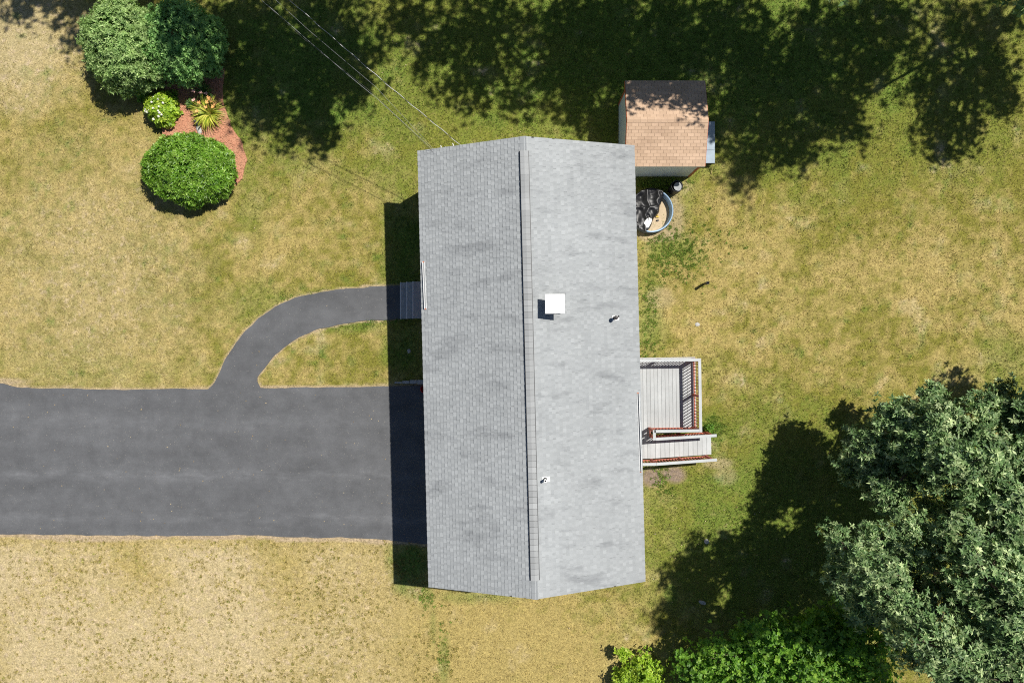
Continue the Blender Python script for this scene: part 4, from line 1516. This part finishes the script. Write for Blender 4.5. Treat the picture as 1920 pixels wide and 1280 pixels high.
# stone edging and red bucket by the driveway
ed = empty("stone_edging", at(768, 716))
tag(ed, "low grey stone edging between shaded grass and driveway at the house", "edging")
for i, (x0, x1, y0, y1, h) in enumerate(((-.60, -.30, -.06, .02, .05), (-.295, .0, -.065, .06, .08), (.005, .31, -.07, .09, .10), (.315, 1.0, -.085, .09, .14))):
    m = MB().hexa([(x0, y0, -.06), (x1, y0, -.06), (x1, y1, -.06), (x0, y1, -.06), (x0 + .01, y0 + .008, h), (x1 - .008, y0 + .01, h + .01), (x1 - .01, y1 - .01, h), (x0 + .012, y1 - .008, h - .006)])
    m.build("stone", M['concrete'], ed, bevel=.012)
bk = empty("red_bucket", at(797, 728, .0))
tag(bk, "red plastic bucket by the house wall at the driveway corner", "bucket")
MB().lathe([(.0, .03), (.11, .03), (.145, .32), (.155, .32), (.155, .34), (.14, .34), (.105, .045), (.0, .045)], 24).build("body", M['redplastic'], bk, smooth=False)
MB().tube([(.15 * math.cos(t_), .15 * math.sin(t_) * .4 + .07, .33 + .02 * math.sin(t_)) for t_ in [i * math.pi / 10 for i in range(11)]], .006, 6).build("handle", M['dark'], bk)

# ------------------------------------------------------------------ paddling pool and bin
pool = empty("paddling_pool", (5.47, 5.13, 0))
tag(pool, "round blue paddling pool with sandy floor half hidden by the eave", "pool")
PR = .86
MB().lathe([(PR, 0), (PR + .02, .15), (PR, .33), (PR - .015, .345)], 64).build("wall", M['shadedwall'], pool, smooth=True)
MB().lathe([(PR - .015, .345), (PR - .05, .335), (PR - .06, .15), (PR - .10, .03)], 64).build("liner", M['poolblue'], pool, smooth=True)
MB().lathe([(PR - .055, .028), (.4, .03), (0, .03)], 64).build("floor", M['poolfloor'], pool)
# tarp heaped over the left half
r = np.random.default_rng(5)
NN = 70
uu, vv = np.meshgrid(np.linspace(-1, 1, NN), np.linspace(-1, 1, NN))
X = uu * .90; Y = vv * .90
rad = np.hypot(X, Y)
edge = .30 + .34 * Y + .14 * (vnoise(Y * 0, Y, 3.0, 3, 2) - .5) - .25 * np.clip(-Y - .15, 0, 1)
ridge = 1 - np.abs(2 * vnoise(X, Y, 2.6, 12, 2) - 1)
ridge2 = 1 - np.abs(2 * vnoise(X + .4 * Y, Y - .3 * X, 4.5, 18, 1) - 1)
Z = .30 + .13 * ridge + .06 * ridge2 - .06
Z = np.where(rad > .80, np.maximum(Z, .37), Z)
Z = Z - .22 * np.clip((X - edge + .10) / .10, 0, 1)
idx = np.arange(NN * NN).reshape(NN, NN)
keep = (rad < .885) & (X < edge)
F = np.stack([idx[:-1, :-1], idx[:-1, 1:], idx[1:, 1:], idx[1:, :-1]], -1).reshape(-1, 4)
kf = keep.ravel()[F].all(1)
F = F[kf]
used = np.unique(F)
remap = np.full(NN * NN, -1); remap[used] = np.arange(len(used))
V = np.stack([X.ravel(), Y.ravel(), Z.ravel()], 1)[used]
tp = link("tarp", np_mesh("tarp", V, remap[F], None, True), M['tarp'], None, (5.47, 5.13, 0))
so = tp.modifiers.new("thick", 'SOLIDIFY'); so.thickness = .006
tag(tp, "crumpled shiny black plastic tarp heaped in the paddling pool", "tarp")
# white sheet, yellow toy
pc = house_local(at(1212, 418, .1))
c = at(1214, 417, .33)
m = MB()
wv = [(-.10, -.22), (.03, -.21), (.13, -.02), (.17, .12), (.06, .17), (-.07, .10), (-.15, -.02)]
m.add([(0, -.02, .09)] + [(x_, y_, .04 + .03 * ((i * 7) % 3)) for i, (x_, y_) in enumerate(wv)], [(0, i + 1, (i + 1) % 7 + 1) for i in range(7)])
ws = m.build("plastic_sheet", M['white'], None, c)
so = ws.modifiers.new("thick", 'SOLIDIFY'); so.thickness = .008
tag(ws, "crumpled white plastic sheet lying in the pool beside the tarp", "sheet")
c = at(1233, 407, .05); c.z = .035
yt = empty("yellow_toy", c)
tag(yt, "small yellow and black toy on the sandy pool floor", "toy")
MB().box(-.07, .05, -.015, .02, 0, .05).box(-.06, .03, .05, .075, 0, .04).build("bar", M['yellow'], yt)
MB().box(-.04, .04, -.16, -.11, 0, .06).build("block", M['black'], yt)

bn = empty("trash_barrel", at(1262, 356, 0))
tag(bn, "black barrel with pale lid in the corner beside the shed", "barrel")
MB().lathe([(0, -.02), (.20, -.02), (.225, .12), (.215, .2), (.23, .4), (.215, .6), (.225, .68), (.205, .68), (.19, .5), (0, .48)], 28).build("body", M['black'], bn, smooth=True)
lid = MB()
pts_ = [(math.cos(a) * .17 + .05, math.sin(a) * .17 - .01) for a in [i * .5236 for i in range(12)]]
lid.prism(pts_, .60, .635)
lid.build("lid", M['galv'], bn)

# ------------------------------------------------------------------ service wires


def wire(pts_px, label, strands, rad, pitch=.45, amp=.012):
    """strands: material per strand; twisted round one another when more than one"""
    pts = [at(*p) for p in pts_px]
    P_ = []
    N_ = 150
    for i in range(N_ + 1):
        t_ = i / N_ * (len(pts) - 1)
        j = min(int(t_), len(pts) - 2)
        f = t_ - j
        q_ = pts[j].lerp(pts[j + 1], f)
        q_.z -= .18 * math.sin(math.pi * i / N_)
        P_.append(q_)
    root = empty("service_wire", P_[-1])
    tag(root, label, "wire", "overhead service wires")
    ln = 0
    for s_, mt in enumerate(strands):
        m = MB()
        ll, out = 0, []
        for i, q_ in enumerate(P_):
            if i:
                ll += (q_ - P_[i - 1]).length
            d_ = (P_[min(i + 1, N_)] - P_[max(i - 1, 0)]).normalized()
            a_ = d_.cross(Vector((0, 0, 1))).normalized()
            b_ = a_.cross(d_)
            ang = 2 * math.pi * (ll / pitch + s_ / len(strands))
            k_ = amp if len(strands) > 1 else 0
            out.append(q_ - P_[-1] + (a_ * math.cos(ang) + b_ * math.sin(ang)) * k_)
        m.tube(out, rad, 6)
        m.build("strand", M[mt], root, smooth=True)
    return root


wire([(300, -205, 7.6), (545, 0, 6.2), (718, 150, 5.1), (868, 276, 3.95)], "twisted pale and black service wire running to the house gable", ['wirew', 'wireb'], .0065, pitch=.9)
wire([(300, -170, 7.2), (570, 70, 5.8), (705, 180, 4.9), (812, 284, 3.7)], "thin dark service wire, lowest of the three", ['wireb', 'galv'], .0055, pitch=5.0, amp=.025)
wire([(300, -200, 7.4), (573, 50, 6.0), (703, 160, 5.0), (815, 282, 3.75)], "single thin grey service wire in the middle", ['galv'], .0035)
# brackets on the gable
br = empty("service_bracket", (*hw(-2.45, WY), 3.55), HROT)
tag(br, "white wire brackets and insulators on the gable by the roof corner", "bracket")
MB().box(-.55, .75, .0, .03, -.05, .03).build("plate", M['white'], br)
for x_, dx, dy in ((-.42, -.07, .34), (-.26, -.07, .30), (.08, -.16, .40)):
    MB().tube([(x_, .02, -.0), (x_ + dx, dy, .03)], [.02, .012], 7).build("arm", M['white'], br)
for x_ in (.5, .62):
    MB().lathe([(.0, -.04), (.03, -.03), (.022, 0), (.03, .03), (0, .04)], 10, (x_, .27, .03)).build("insulator", M['black'], br)
    MB().tube([(x_, .02, .0), (x_, .27, .03)], .008, 6).build("insulator_arm", M['dark'], br)

# ------------------------------------------------------------------ litter: dry leaves and clippings lying about
n = 620
lx = np.concatenate([rng.uniform(-20, -4.5, 60), rng.uniform(-20, 20, 300), rng.normal(9, 3.5, 150)])
ly = np.concatenate([rng.uniform(-7.6, -1.9, 60), rng.uniform(-13, 13.4, 300), rng.normal(-8, 2.5, 150)])
ok = ~(inside(lx, ly, [hw(-3.8, -7.6), hw(3.8, -7.6), hw(3.8, 7.6), hw(-3.8, 7.6)]) | inside(lx, ly, shed_fp) | inside(lx, ly, [(4.2, -4.7), (8, -4.7), (8, -.5), (4.2, -.5)]) | inside(lx, ly, [(7, 6.8), (8.1, 6.8), (8.1, 8.8), (7, 8.8)]) | inside(lx, ly, P(bed_px)))
lx, ly = lx[ok], ly[ok]
n = len(lx)
th = rng.uniform(0, 6.28, n)
Dv = np.stack([np.cos(th), np.sin(th), rng.uniform(-.1, .25, n)], 1)
V, F = leaf_np(np.stack([lx, ly, np.full(n, .03)], 1), unit(Dv), np.tile(np.array([[0, 0, 1.]]), (n, 1)) + rng.normal(0, .3, (n, 3)), rng.uniform(.03, .075, n), rng.uniform(.02, .045, n))
me = np_mesh("leaf_litter", V, F, dict(rnd=np.repeat(rng.random(n), 2)))
M['litter'] = mat_leaf("dry_leaf", [(0.20, 0.13, 0.06), (0.42, 0.32, 0.17), (0.50, 0.42, 0.28)], 0.7, 0.2, 0.1)
tag(link("leaf_litter", me, M['litter']), "small dry leaves and clippings scattered over lawn and driveway", "leaf litter", kind='stuff')
